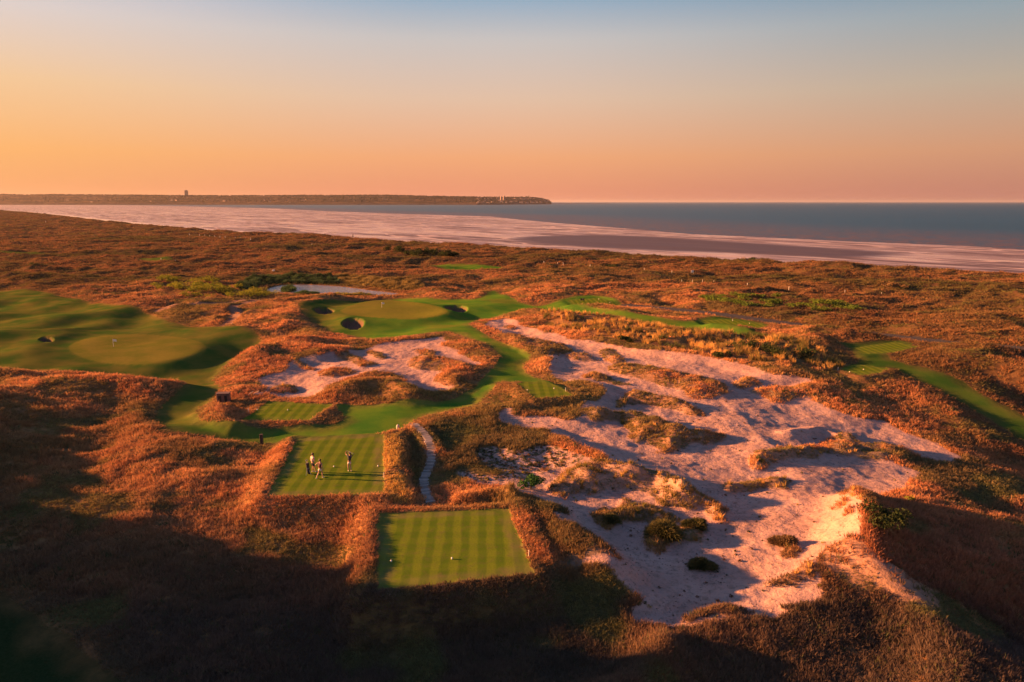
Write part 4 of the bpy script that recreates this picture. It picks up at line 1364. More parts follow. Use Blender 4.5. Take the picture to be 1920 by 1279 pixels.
# ------------------------------------------------------------------ sleeper path
WOOD = simple_mat('weathered_sleeper', (0.33, 0.28, 0.255), 0.85, 0.4, 5.0, 0.0, 0.3)
WOOD_DARK = simple_mat('dark_timber', (0.06, 0.04, 0.032), 0.8, 0.3, 8.0)
WHITE = simple_mat('white_paint', (0.78, 0.75, 0.70), 0.5, 0.06, 4.0)
GREYSTONE = simple_mat('pale_post', (0.46, 0.44, 0.40), 0.7, 0.2, 9.0)
BLACK = simple_mat('black_cloth', (0.018, 0.018, 0.02), 0.6, 0.3, 20.0)
STEEL = simple_mat('steel', (0.55, 0.55, 0.56), 0.3, 0.05, 10.0, 1.0)


def box_vf(sx, sy, sz, bev=0.0, z0=0.0):
    """chamfered box, base at z0"""
    import bmesh
    bm = bmesh.new()
    bmesh.ops.create_cube(bm, size=1.0)
    bmesh.ops.scale(bm, vec=(sx, sy, sz), verts=bm.verts)
    if bev:
        bmesh.ops.bevel(bm, geom=bm.edges[:], offset=bev, segments=1, affect='EDGES')
    bmesh.ops.translate(bm, vec=(0, 0, z0 + sz / 2), verts=bm.verts)
    V = [tuple(v.co) for v in bm.verts]
    bm.verts.index_update()
    F_ = [tuple(v.index for v in f.verts) for f in bm.faces]
    bm.free()
    return V, F_


sp_root = empty('sleeper_path', (PATH[0][0], PATH[0][1], 0))
tag(sp_root, kind='structure')
V, F_ = box_vf(0.84, 0.225, 0.12, 0.015)
plank0 = None
acc, prev = 0.0, PATH[0]
seglen = np.hypot(*np.diff(PATH, axis=0).T)
cuml = np.concatenate([[0], np.cumsum(seglen)])
Lp = cuml[-1]
k = int(Lp / 0.27)
for i in range(k):
    s = (i + 0.5) / k * Lp
    x, y = np.interp(s, cuml, PATH[:, 0]), np.interp(s, cuml, PATH[:, 1])
    x2, y2 = np.interp(min(s + 0.3, Lp), cuml, PATH[:, 0]), np.interp(min(s + 0.3, Lp), cuml, PATH[:, 1])
    if plank0 is None:
        p = plank0 = pymesh('plank', V, F_, WOOD, sp_root)
    else:
        p = plank0.copy(); COL.objects.link(p); p.parent = sp_root
    p.location = (x - PATH[0][0] + random.gauss(0, 0.04), y - PATH[0][1], float(ground_z(x, y)[0]) - 0.02 + random.uniform(-0.015, 0.02))
    p.rotation_euler = (random.gauss(0, 0.03), random.gauss(0, 0.02), math.atan2(y2 - y, x2 - x) + math.pi / 2 + random.gauss(0, 0.05))
    p.scale = (random.uniform(0.88, 1.12), random.uniform(0.85, 1.05), 1)


# ------------------------------------------------------------------ markers, posts, flags
def lathe(name, prof, mat, n=10, parent=None, loc=None):
    V, F_ = [], []
    for r, z in prof:
        for i in range(n):
            a = 2 * math.pi * i / n
            V.append((r * math.cos(a), r * math.sin(a), z))
    for j in range(len(prof) - 1):
        for i in range(n):
            F_.append((j * n + i, j * n + (i + 1) % n, (j + 1) * n + (i + 1) % n, (j + 1) * n + i))
    F_.append(tuple(range(n - 1, -1, -1)))
    F_.append(tuple(range((len(prof) - 1) * n, len(prof) * n)))
    return pymesh(name, V, F_, mat, parent, loc, smooth=True)


MARK = [(0.03, -0.05), (0.05, 0.0), (0.085, 0.03), (0.10, 0.09), (0.09, 0.15), (0.06, 0.19), (0.02, 0.21)]
PIN = [(0.03, -0.05), (0.032, 0.0), (0.03, 0.44), (0.036, 0.47), (0.02, 0.50)]


def on_tee(px, py, z):
    if px > 1560:
        z = tees['right edge'][1]
    x, y = unproj(px, py, z)
    return (x, y, z)


mk = [
    (626, 876, TZ, MARK, 'white tee marker between the walking player and the golfer'),
    (709, 875, TZ, MARK, 'white tee marker on the mown tee right of the golfer'),
    (720, 896, TZ, PIN, 'thin white post at the right edge of the golfer tee'),
    (733.5, 1053.5, TZ, MARK, 'white tee marker near the left edge of the front tee'),
    (847.5, 1048.5, TZ, MARK, 'white tee marker in the middle of the front tee'),
    (991.5, 1044, TZ, PIN, 'thin white post at the right edge of the front tee'),
    (466, 773, 0.4, PIN, 'thin white post at the left edge of the tee by the wooden bin'),
    (482.5, 769, 0.4, MARK, 'white tee marker nearest the left edge of the tee by the wooden bin'),
    (539.5, 769.5, 0.4, MARK, 'white tee marker in the middle of the tee by the wooden bin'),
    (989, 732, 0.9, MARK, 'left white tee marker on the small tee above the sand'),
    (1039, 729, 0.9, MARK, 'right white tee marker on the small tee above the sand'),
    (1060.5, 734, 0.9, PIN, 'thin white post at the right corner of the small tee'),
    (1122.5, 562.5, 0.3, PIN, 'thin white post at the back of the far tee'),
    (1143.5, 567.5, 0.3, MARK, 'right white tee marker on the far tee with the bench'),
    (1116.5, 570, 0.3, MARK, 'left white tee marker on the far tee with the bench'),
    (1373.5, 602, 0.3, PIN, 'thin white post at the back of the tee beside the golden marram'),
    (1378, 611.5, 0.3, MARK, 'front white tee marker on the tee above the golden marram'),
    (1405.5, 607, 0.3, MARK, 'right white tee marker on the tee above the golden marram'),
    (1571, 694, 0.3, PIN, 'thin white post left of the small right hand tee'),
    (1593, 698, 0.3, MARK, 'left white tee marker on the small right hand tee'),
    (1619, 693.5, 0.3, MARK, 'right white tee marker on the small right hand tee'),
]
first = {}
for px, py, z, prof, lb in mk:
    key = id(prof)
    nm = 'tee_marker' if prof is MARK else 'distance_post'
    if key not in first:
        o = first[key] = lathe(nm, prof, WHITE)
    else:
        o = first[key].copy(); COL.objects.link(o)
    o.location = on_tee(px, py, z)
    o.scale = (0.7,) * 3 if prof is MARK else (0.85, 0.85, 1)
    tag(o, lb, 'tee marker' if prof is MARK else 'post', 'white tee markers' if prof is MARK else 'thin white posts at the tees')

# white marker stakes on the far plain
V, F_ = box_vf(0.10, 0.10, 1.15, 0.02, -0.15)
stake0 = None
for grp, lb, pts in [
    ('white stakes near the notice board', 'thin white stake in the line near the notice board', [(1278, 530), (1298, 530), (1317, 530), (1338, 532.5), (1401, 538), (1259.5, 513), (1208, 508)]),
    ('white stakes on the right plain', 'thin white stake in the line on the right hand plain', [(1479, 543), (1523, 546), (1584, 551), (1652, 556)]),
    ('pale stakes before the sea wall', 'pale short stake on the reddish grass before the beach', [(1056, 498), (1046, 497), (1106, 502), (1020, 496)]),
    ('white posts on the far left strips', 'small white post on the far left mown strips', [(302, 489), (329, 492), (407, 499)]),
]:
    for a, b in pts:
        if stake0 is None:
            o = stake0 = pymesh('marker_stake', V, F_, WHITE)
        else:
            o = stake0.copy(); COL.objects.link(o)
        o.location = on_ground(a, b)
        o.rotation_euler = (random.gauss(0, 0.05), random.gauss(0, 0.05), random.uniform(0, 3))
        s = 1.0 if b > 510 else 1.25
        o.scale = (s, s, s * random.uniform(0.85, 1.15))
        tag(o, lb, 'stake', grp)
fp_ = None
for i in range(15):
    t = i / 14
    p = on_ground(336 + t * 134, 440 + t * 10)
    if fp_ is None:
        Vp, Fp = box_vf(0.22, 0.22, 1.6, 0.04, -0.1)
        o = fp_ = pymesh('fence_post', Vp, Fp, WHITE)
    else:
        o = fp_.copy(); COL.objects.link(o)
    o.location = p
    tag(o, 'pale post in the far row along the beach grass', 'post', 'pale posts in a row by the far beach')
o = stake0.copy(); COL.objects.link(o); o.location = on_ground(86, 417); o.scale = (3, 3, 2)
tag(o, 'single white post on the far left dune edge', 'post')
if 'group' in o: del o['group']
o = stake0.copy(); COL.objects.link(o); o.location = on_ground(585, 461); o.scale = (2, 2, 1.4)
tag(o, 'single white post below the beach left of the thicket', 'post')
if 'group' in o: del o['group']

# notice board on two legs
nb = empty('notice_board', on_ground(1298, 515), 0.15)
tag(nb, 'white notice board on two legs on the reddish plain', 'sign')
V, F_ = box_vf(1.0, 0.06, 0.85, 0.01, 0.75); pymesh('panel', V, F_, WHITE, nb)
for sx in (-0.4, 0.4):
    V, F_ = box_vf(0.1, 0.1, 1.5, 0.01, -0.1); pymesh('leg', V, F_, GREYSTONE, nb, (sx, 0.084, 0))
# wooden beacon on the dune edge
bc = empty('beacon_frame', on_ground(661, 446.5))
tag(bc, 'dark wooden beacon frame on the dune edge against the beach', 'beacon')
V, F_ = [], []; tube(V, F_, (0.5, 0, -0.3), (0.5, 0, 3.6), 0.28, 0.24, 8); pymesh('post', V, F_, WOOD_DARK, bc)
V, F_ = [], []; tube(V, F_, (-0.9, 0, -0.3), (0.35, 0, 2.6), 0.16, 0.14, 8); pymesh('brace', V, F_, WOOD_DARK, bc)
# white box by the far rough
V, F_ = box_vf(0.9, 0.7, 0.6, 0.06)
wb = pymesh('white_box', V, F_, WHITE, None, on_ground(513, 509)); tag(wb, 'small white box beyond the pond reeds', 'box')

# wooden posts
for px, py, lb, h, w_ in [(491, 833, 'square dark wooden post left of the golfer tee', 0.8, 0.30), (295, 722.5, 'taller dark post on the mound below the left green', 0.85, 0.2), (289.5, 722.5, 'shorter dark post beside the taller one on the mound', 0.6, 0.16)]:
    t = empty('wooden_post', on_ground(px, py), 0.1)
    tag(t, lb, 'post')
    V, F_ = box_vf(w_, w_, h + 0.35, 0.015, -0.35 + 0.35 * 0); pymesh('shaft', V, F_, WOOD_DARK, t, (0, 0, 0.25))
    V, F_ = box_vf(w_ * 1.15, w_ * 1.15, 0.05, 0.01, 0); pymesh('cap', V, F_, WOOD_DARK, t, (0, 0, h + 0.253))
# pale tee stone
V, F_ = [], []
for j, (z, a, b) in enumerate([(-0.2, .12, .09), (0.05, .14, .1), (0.35, .18, .12), (0.55, .19, .11), (0.68, .12, .08), (0.74, .05, .04)]):
    for i in range(8):
        t = 2 * math.pi * i / 8
        V.append((a * math.cos(t) + 0.05 * z, b * math.sin(t), z))
for j in range(5):
    for i in range(8):
        F_.append((j * 8 + i, j * 8 + (i + 1) % 8, j * 8 + 8 + (i + 1) % 8, j * 8 + 8 + i))
F_.append(tuple(range(40, 48)))
p_ = on_ground(746, 811)
ts = pymesh('tee_stone', V, F_, GREYSTONE, None, p_ + Vector((0, 0, 0.2)), smooth=True); tag(ts, 'pale upright stone at the back right corner of the golfer tee', 'stone')


def flag(px, py, h, lb, z=None):
    b = on_ground(px, py)
    t = empty('flagstick', b, 0.2)
    tag(t, lb, 'flag')
    V, F_ = [], []
    tube(V, F_, (0, 0, -0.1), (0, 0, h), 0.03, 0.025, 8); pymesh('pole', V, F_, WHITE, t)
    V, F_ = [], []
    nx, nz, fw, fh = 8, 4, 0.55, 0.40
    for side in (0.006, -0.006):
        for i in range(nx + 1):
            for j in range(nz + 1):
                u = i / nx
                V.append((0.03 + fw * u, side + 0.06 * math.sin(u * 6) * u, h - 0.03 - fh * (1 - j / nz) - 0.10 * u * u))
    m_ = (nx + 1) * (nz + 1)
    for i in range(nx):
        for j in range(nz):
            a = i * (nz + 1) + j
            F_ += [(a, a + nz + 1, a + nz + 2, a + 1), (m_ + a, m_ + a + 1, m_ + a + nz + 2, m_ + a + nz + 1)]
    pymesh('banner', V, F_, WHITE, t, smooth=True)
    return t


flag(213, 650, 1.35, 'white flag on the left putting green')
flag(716, 577, 1.3, 'white flag on the central putting green')

# twin bay timber bin
bn = empty('timber_bin', on_ground(420, 753), 0.12)
tag(bn, 'wooden twin bin with two dark openings beside the mown ribbon', 'bin')
PLK = simple_mat('reddish_timber', (0.16, 0.095, 0.08), 0.8, 0.25, 5.0)
V, F_ = box_vf(1.5, 0.05, 1.1, 0.008); pymesh('back_panel', V, F_, PLK, bn, (0, 0.4, 0))
for sx in (-0.725, 0.725):
    V, F_ = box_vf(0.05, 0.744, 1.1, 0.008); pymesh('side_panel', V, F_, PLK, bn, (sx, 0, 0))
for sx, w_ in ((-0.61, 0.17), (0.0, 0.34), (0.61, 0.17)):
    V, F_ = box_vf(w_, 0.05, 0.86, 0.008); pymesh('front_panel', V, F_, PLK, bn, (sx, -0.402, 0.003))
V, F_ = box_vf(1.39, 0.05, 0.2, 0.008); pymesh('header', V, F_, PLK, bn, (0, -0.402, 0.868))
V, F_ = box_vf(1.62, 0.98, 0.06, 0.012); pymesh('lid', V, F_, PLK, bn, (0, 0, 1.103))
for sx in (-0.345, 0.345):
    V, F_ = box_vf(0.32, 0.04, 0.8, 0.004); pymesh('dark_door', V, F_, BLACK, bn, (sx, -0.34, 0.03))

# heap of pale sticks
hp = empty('stick_heap', on_ground(482, 742), 0.0)
tag(hp, 'small heap of pale sticks beside the left sand hollow', 'sticks')
for i, (a, b, c, d) in enumerate([(-1.1, 0, -0.4, 0.3), (-0.4, 0.1, 0.3, -0.1), (-0.3, 0.2, 0.9, -0.15), (0.0, 0.3, 0.8, 0.0), (-0.9, -0.1, 0.2, 0.25)]):
    V, F_ = [], []
    tube(V, F_, (a, 0.15 * i - 0.3, 0.12 + b), (c, 0.1 * i - 0.2, 0.35 + d), 0.05, 0.035, 6)
    pymesh('stick', V, F_, GREYSTONE, hp)

# bench with raised end on the far tee
be = empty('bench', (*unproj(1092, 566, 0.3), 0.3), 0.0)
tag(be, 'small black bench with a raised right end on the far tee', 'bench')
V, F_ = box_vf(1.0, 0.45, 0.07, 0.01, 0.40); pymesh('seat', V, F_, BLACK, be)
V, F_ = box_vf(1.0, 0.06, 0.35, 0.01, 0.472); pymesh('backrest', V, F_, BLACK, be, (0, 0.19, 0))
V, F_ = box_vf(0.42, 0.36, 0.42, 0.06, 0.472); pymesh('bundle', V, F_, BLACK, be, (0.28, -0.03, 0))
for sx in (-0.42, 0.42):
    V, F_ = box_vf(0.08, 0.4, 0.398, 0.01); pymesh('leg', V, F_, BLACK, be, (sx, 0, 0))

# ------------------------------------------------------------------ people
SKIN = simple_mat('skin', (0.46, 0.27, 0.19), 0.55, 0.06, 3.0)
HAIR = simple_mat('dark_hair', (0.025, 0.018, 0.014), 0.6, 0.2, 30.0)
NAVY = simple_mat('navy_cloth', (0.02, 0.024, 0.045), 0.8, 0.2, 10.0)
WHITECLOTH = simple_mat('white_cloth', (0.72, 0.66, 0.62), 0.8, 0.06, 8.0)
PINK = simple_mat('pale_pink_cloth', (0.62, 0.40, 0.40), 0.8, 0.08, 8.0)
MAROON = simple_mat('maroon_cloth', (0.085, 0.022, 0.035), 0.8, 0.2, 8.0)
CHARCOAL = simple_mat('charcoal_cloth', (0.03, 0.03, 0.04), 0.8, 0.2, 8.0)
SHOE = simple_mat('white_shoe', (0.7, 0.67, 0.63), 0.5, 0.05, 8.0)
EYE = simple_mat('eye', (0.03, 0.02, 0.02), 0.3, 0.1, 8.0)


def skin(name, verts, edges, radii, mat, parent=None, sub=1, root=0):
    me = bpy.data.meshes.new(name)
    me.from_pydata(verts, edges, [])
    o = bpy.data.objects.new(name, me)
    COL.objects.link(o)
    md = o.modifiers.new('skin', 'SKIN')
    md.use_smooth_shade = True
    md.branch_smoothing = 0.3
    for i, sv in enumerate(me.skin_vertices[0].data):
        r = radii[i]
        sv.radius = r if isinstance(r, tuple) else (r, r)
        sv.use_root = (i == root)
    if sub:
        s_ = o.modifiers.new('smooth', 'SUBSURF'); s_.levels = sub; s_.render_levels = sub
    me.materials.append(mat)
    if parent: o.parent = parent
    return o


def person(loc, rz, J, top, bottom, sleeve, short_hem, label, scale=1.0, cap=None):
    """J: joints for l/r elbow, wrist, finger direction, knee, ankle, toe, plus head offset"""
    V, E_, R = [], [], []

    def add(p, r, to=None):
        V.append(tuple(p)); R.append(r)
        if to is not None: E_.append((to, len(V) - 1))
        return len(V) - 1
    lean = Vector(J.get('lean', (0, 0, 0)))
    pel = add((0, 0, 0.95), (0.145, 0.105))
    sp = add(Vector((0, 0, 1.13)) + lean * 0.4, (0.13, 0.095), pel)
    ch = add(Vector((0, 0, 1.33)) + lean * 0.8, (0.155, 0.11), sp)
    nk = add(Vector((0, 0, 1.50)) + lean, 0.058, ch)
    hd = Vector(J.get('head', (0, 0.02, 0)))
    h0 = add(Vector((0, 0.0, 1.575)) + lean + hd * 0.6, (0.068, 0.08), nk)
    h1 = add(Vector((0, 0.0, 1.66)) + lean + hd, (0.078, 0.096), h0)
    h2 = add(Vector((0, -0.005, 1.745)) + lean + hd, (0.055, 0.07), h1)
    look = Vector(J.get('look', (0, 1, 0))).normalized()
    add(Vector((0, 0, 1.655)) + lean + hd + look * 0.115, 0.013, h1)          # nose
    sh, el, wr, kn, an, hp_, toe = {}, {}, {}, {}, {}, {}, {}
    for s_, sg in (('l', -1), ('r', 1)):
        so = Vector(J.get('sho_' + s_, (sg * 0.185, 0, 1.435)))
        sh[s_] = add(so + lean * 0.9, 0.062, ch)
        el[s_] = add(J['el_' + s_], 0.042, sh[s_])
        wr[s_] = add(J['wr_' + s_], 0.028, el[s_])
        d = Vector(J['hand_' + s_]).normalized()
        side = d.cross(Vector((0.2, 0.3, 1))).normalized()
        up = side.cross(d).normalized()
        wv = Vector(J['wr_' + s_])
        palm = add(wv + d * 0.06, (0.036, 0.02), wr[s_])
        kb = add(wv + d * 0.095, (0.036, 0.016), palm)
        for f, (off, ln) in enumerate(((-0.03, 0.065), (-0.01, 0.078), (0.011, 0.072), (0.031, 0.055))):
            b = add(wv + d * 0.11 + side * off, 0.0095, kb)
            c = add(wv + d * (0.11 + ln * 0.55) + side * off * 1.1 - up * 0.010, 0.0085, b)
            add(wv + d * (0.11 + ln * 0.9) + side * off * 1.1 - up * 0.035, 0.007, c)
        t1 = add(wv + d * 0.05 - side * 0.045 - up * 0.008, 0.0105, palm)
        add(wv + d * 0.088 - side * 0.060 - up * 0.022, 0.009, t1)
        hp_[s_] = add((sg * 0.095, 0, 0.89), 0.092, pel)
        kn[s_] = add(J['kn_' + s_], 0.062, hp_[s_])
        cf = (Vector(J['kn_' + s_]) * 0.62 + Vector(J['an_' + s_]) * 0.38) + Vector((0, -0.015, 0))
        cfi = add(cf, 0.058, kn[s_])
        an[s_] = add(J['an_' + s_], 0.036, cfi)
        toe[s_] = add(J['toe_' + s_], (0.038, 0.026), an[s_])
    body = skin('person', V, E_, R, SKIN, None, 1, pel)
    body.location = loc
    body.rotation_euler = (0, 0, rz)
    body.scale = (scale,) * 3
    tag(body, label, 'person')
    vv = lambda i: Vector(V[i])
    # top
    tv = [vv(pel) + Vector((0, 0, 0.02)), vv(sp), vv(ch), vv(nk) - Vector((0, 0, 0.05))]
    tr = [(0.20, 0.155), (0.19, 0.15), (0.215, 0.165), 0.085]
    te = [(0, 1), (1, 2), (2, 3)]
    for s_ in 'lr':
        tv.append(vv(sh[s_])); tr.append(0.092); te.append((2, len(tv) - 1))
        tv.append(vv(sh[s_]).lerp(vv(el[s_]), sleeve)); tr.append(0.08 if sleeve > 0.3 else 0.07); te.append((len(tv) - 2, len(tv) - 1))
    skin('shirt', [tuple(v) for v in tv], te, tr, top, body, 1)
    bv = [vv(pel) + Vector((0, 0, 0.07)), vv(pel) - Vector((0, 0, 0.03))]
    br = [(0.19, 0.15), (0.20, 0.155)]
    be_ = [(0, 1)]
    for s_ in 'lr':
        bv.append(vv(hp_[s_]) - Vector((0, 0, 0.03))); br.append(0.132); be_.append((1, len(bv) - 1))
        bv.append(vv(hp_[s_]).lerp(vv(kn[s_]), short_hem)); br.append(0.112); be_.append((len(bv) - 2, len(bv) - 1))
    skin('shorts', [tuple(v) for v in bv], be_, br, bottom, body, 1)
    for s_ in 'lr':
        a, t = vv(an[s_]), vv(toe[s_])
        d = (t - a); d.z = 0; d.normalize()
        skin('shoe', [tuple(a + Vector((0, 0, 0.0)) - d * 0.02), tuple(a - d * 0.06 + Vector((0, 0, -0.045))), tuple(a.lerp(t, 0.55) + Vector((0, 0, -0.012))), tuple(t + d * 0.05)],
             [(0, 1), (0, 2), (2, 3)], [0.045, 0.042, (0.048, 0.04), (0.045, 0.03)], SHOE, body, 1)
    hc = vv(h1)
    skin('hair' if cap is None else 'cap', [tuple(hc + Vector((0, 0, 0.045)) - look * 0.03), tuple(hc + Vector((0, 0, 0.085)) - look * 0.005), tuple(hc - look * 0.055 + Vector((0, 0, -0.02)))]
         + ([tuple(hc + look * 0.15 + Vector((0, 0, 0.055)))] if cap else []), [(0, 1), (0, 2)] + ([(1, 3)] if cap else []),
         [(0.088, 0.092), (0.07, 0.075), (0.07, 0.055)] + ([(0.06, 0.01)] if cap else []), cap or HAIR, body, 1)
    sd_ = look.cross(Vector((0, 0, 1))).normalized()
    for sg in (-1, 1):
        e = lathe('eye', [(0.004, -0.010), (0.011, 0), (0.004, 0.010)], EYE, 6, body, hc + look * 0.088 + sd_ * sg * 0.032 + Vector((0, 0, 0.012)))
    return body


# golfer in the follow-through, back to the camera
gp = on_tee(656, 884, TZ)
person((gp[0], gp[1], gp[2] + 0.0), 0.0, dict(
    lean=(0.05, 0.0, 0), head=(0.03, 0.02, 0), look=(0.3, 1, 0.1),
    sho_l=(-0.17, 0.06, 1.45), sho_r=(0.17, 0.04, 1.44),
    el_l=(-0.36, 0.20, 1.58), wr_l=(-0.30, 0.06, 1.78), hand_l=(0.5, -0.3, 0.6),
    el_r=(-0.10, 0.32, 1.53), wr_r=(-0.27, 0.14, 1.74), hand_r=(0.3, -0.5, 0.7),
    kn_l=(-0.13, 0.03, 0.50), an_l=(-0.12, 0.0, 0.085), toe_l=(-0.17, 0.16, 0.035),
    kn_r=(0.05, 0.07, 0.50), an_r=(0.13, -0.05, 0.11), toe_r=(0.09, 0.10, 0.03)), NAVY, WHITECLOTH, 0.45, 0.62,
    'golfer in navy top and white shorts finishing a swing, back turned', 1.03)
# club held over the head, shaft running to the right behind the neck
cl = empty('golf_club', (gp[0] - 0.29, gp[1] + 0.02, gp[2] + 1.90))
tag(cl, 'golf club held behind the head by the golfer in navy', 'golf club')
V, F_ = [], []; tube(V, F_, (-0.05, 0.03, -0.08), (0.12, -0.05, 0.10), 0.016, 0.014, 8); pymesh('grip', V, F_, BLACK, cl)
V, F_ = [], []; tube(V, F_, (0.12, -0.05, 0.10), (0.78, -0.42, -0.05), 0.011, 0.009, 8); pymesh('shaft', V, F_, STEEL, cl)
V, F_ = box_vf(0.11, 0.09, 0.06, 0.02); pymesh('club_head', V, F_, BLACK, cl, (0.80, -0.44, -0.10))

# player walking, seen from behind, hand on hip
wp = on_tee(601, 897, TZ)
person((wp[0], wp[1], wp[2]), -0.35, dict(
    head=(0.01, 0.03, 0), look=(0.2, 1, -0.1), lean=(0.0, 0.03, 0),
    el_l=(-0.42, -0.10, 1.22), wr_l=(-0.22, 0.06, 1.05), hand_l=(0.8, 0.4, -0.3),
    el_r=(0.25, -0.04, 1.15), wr_r=(0.27, 0.10, 0.92), hand_r=(0.0, 0.3, -1),
    kn_l=(-0.14, -0.02, 0.51), an_l=(-0.22, -0.30, 0.12), toe_l=(-0.25, -0.16, 0.035),
    kn_r=(0.10, 0.16, 0.52), an_r=(0.12, 0.16, 0.085), toe_r=(0.14, 0.33, 0.035)), MAROON, WHITECLOTH, 0.12, 0.60,
    'walking player in sleeveless maroon top and white shorts, hand on hip', 1.0)
# player in pale pink beside the bag
pp = on_tee(587, 886, TZ)
person((pp[0], pp[1], pp[2]), -0.75, dict(
    head=(0.0, 0.04, 0), look=(0.1, 1, -0.15), lean=(0.0, 0.05, 0),
    el_l=(-0.27, -0.04, 1.17), wr_l=(-0.25, 0.08, 0.95), hand_l=(0.1, 0.4, -1),
    el_r=(0.27, 0.04, 1.17), wr_r=(0.27, 0.18, 0.96), hand_r=(-0.1, 0.5, -1),
    kn_l=(-0.11, 0.08, 0.51), an_l=(-0.13, 0.02, 0.085), toe_l=(-0.15, 0.19, 0.035),
    kn_r=(0.10, 0.10, 0.52), an_r=(0.13, 0.20, 0.085), toe_r=(0.16, 0.37, 0.035)), PINK, CHARCOAL, 0.55, 0.80,
    'player in pale pink shirt and dark shorts standing beside the golf bag', 1.03)
# golf bag on stand
gb = empty('golf_bag', on_tee(579.5, 888.5, TZ), 0.3)
tag(gb, 'black golf bag with clubs standing beside the player in pink', 'golf bag')
V, F_ = [], []; tube(V, F_, (0, 0, 0.03), (-0.10, 0.06, 0.92), 0.135, 0.155, 12); pymesh('bag_body', V, F_, BLACK, gb)
V, F_ = [], []; tube(V, F_, (-0.10, 0.06, 0.925), (-0.112, 0.067, 1.01), 0.165, 0.165, 12); pymesh('rim', V, F_, CHARCOAL, gb)
V, F_ = box_vf(0.20, 0.12, 0.42, 0.03); pymesh('pocket', V, F_, CHARCOAL, gb, (-0.03, -0.15, 0.12), (0.0, -0.1, 0))
for i, (a, b) in enumerate(((-0.07, 0.02), (0.04, 0.06), (0.0, -0.07), (-0.05, 0.10), (0.08, -0.02))):
    V, F_ = [], []
    tube(V, F_, (-0.11 + a * 0.6, 0.07 + b * 0.6, 1.0), (-0.14 + a, 0.09 + b, 1.22 + 0.04 * (i % 3)), 0.010, 0.010, 6)
    c = pymesh('club_shaft', V, F_, STEEL, gb)
    V, F_ = box_vf(0.09, 0.05, 0.05, 0.015); pymesh('club_head', V, F_, BLACK if i % 2 else STEEL, c, (-0.14 + a, 0.09 + b, 1.21 + 0.04 * (i % 3)))
for sg in (-1, 1):
    V, F_ = [], []; tube(V, F_, (-0.09, 0.0, 0.80), (0.22 * sg - 0.05, -0.36, 0.0), 0.012, 0.012, 6); pymesh('stand_leg', V, F_, STEEL, gb)

# ------------------------------------------------------------------ far headland, its woods and town
def headland():
    mt, nt = material('headland_fields')
    geo = nt.n('ShaderNodeNewGeometry')
    mp = nt.mapping(geo.outputs['Position'], (0.0016, 0.006, 0.02))
    f = nt.noise(mp, 1.0, 3)
    f2 = nt.noise(geo.outputs['Position'], 0.02, 4)
    c = nt.mix(nt.ss(f, 0.47, 0.56), (0.03, 0.028, 0.022), (0.12, 0.075, 0.045))
    c = nt.mix(nt.ss(f2, 0.4, 0.7), c, (0.02, 0.018, 0.014))
    sp = nt.n('ShaderNodeSeparateXYZ'); nt.link(geo.outputs['Position'], sp.inputs[0])
    nn_ = nt.n('ShaderNodeSeparateXYZ'); nt.link(geo.outputs['Normal'], nn_.inputs[0])
    cliff = nt.math('MULTIPLY', nt.ss(sp.outputs[2], 17, 11), nt.ss(f2, 0.35, 0.55))
    c = nt.mix(cliff, c, (0.07, 0.055, 0.048))
    b = nt.n('ShaderNodeBsdfPrincipled'); nt.link(c, b.inputs['Base Color']); b.inputs['Roughness'].default_value = 0.95
    b.inputs['Specular IOR Level'].default_value = 0.0
    finish(nt, b.outputs[0])
    top = [(-700, 361), (-300, 362), (0, 364.5), (60, 365.5), (130, 365), (230, 366), (350, 367), (480, 367), (560, 366.5), (640, 366.5), (720, 366), (800, 368), (880, 369.5), (943, 370), (990, 369.3), (1015, 372), (1030, 376), (1037, 380)]
    xs = np.arange(-700, 1038, 6.0)
    yt = np.interp(xs, [a for a, b in top], [b for a, b in top])
    V = []
    shore = [unproj(x, 384.3 if x < 900 else 384.3 - 1.2 * min(1, (x - 900) / 140), -5.0) for x in xs]
    rows = 7
    for i, x in enumerate(xs):
        sx, sy = shore[i]
        dx, dy, dz_ = ray(x, 378.0)
        k_ = sx / sy
        for j in range(rows):
            Y = sy + [0, 25, 60, 350, 750, 1100, 2200][j]
            zt = at_depth(x, yt[i], sy + 1100).z
            zz = [-6, -1, 10 + 5 * math.sin(x * 0.05), 0.35 * zt, 0.75 * zt, zt, 0.4 * zt][j]
            zz = min(zz, zt) if j > 1 else zz
            V.append((k_ * Y, Y, zz + (float(perlin(np.array([x * 0.07]), np.array([j * 1.7]), 5)[0]) * 6 if 2 < j < 5 else 0)))
    n = len(xs)
    F_ = [(i * rows + j, (i + 1) * rows + j, (i + 1) * rows + j + 1, i * rows + j + 1) for i in range(n - 1) for j in range(rows - 1)]
    e = (n - 1) * rows
    F_.append(tuple(e + j for j in range(rows)))
    o = pymesh('headland', V, F_, mt, smooth=False)
    tag(o, kind='structure')
    return xs, yt, shore


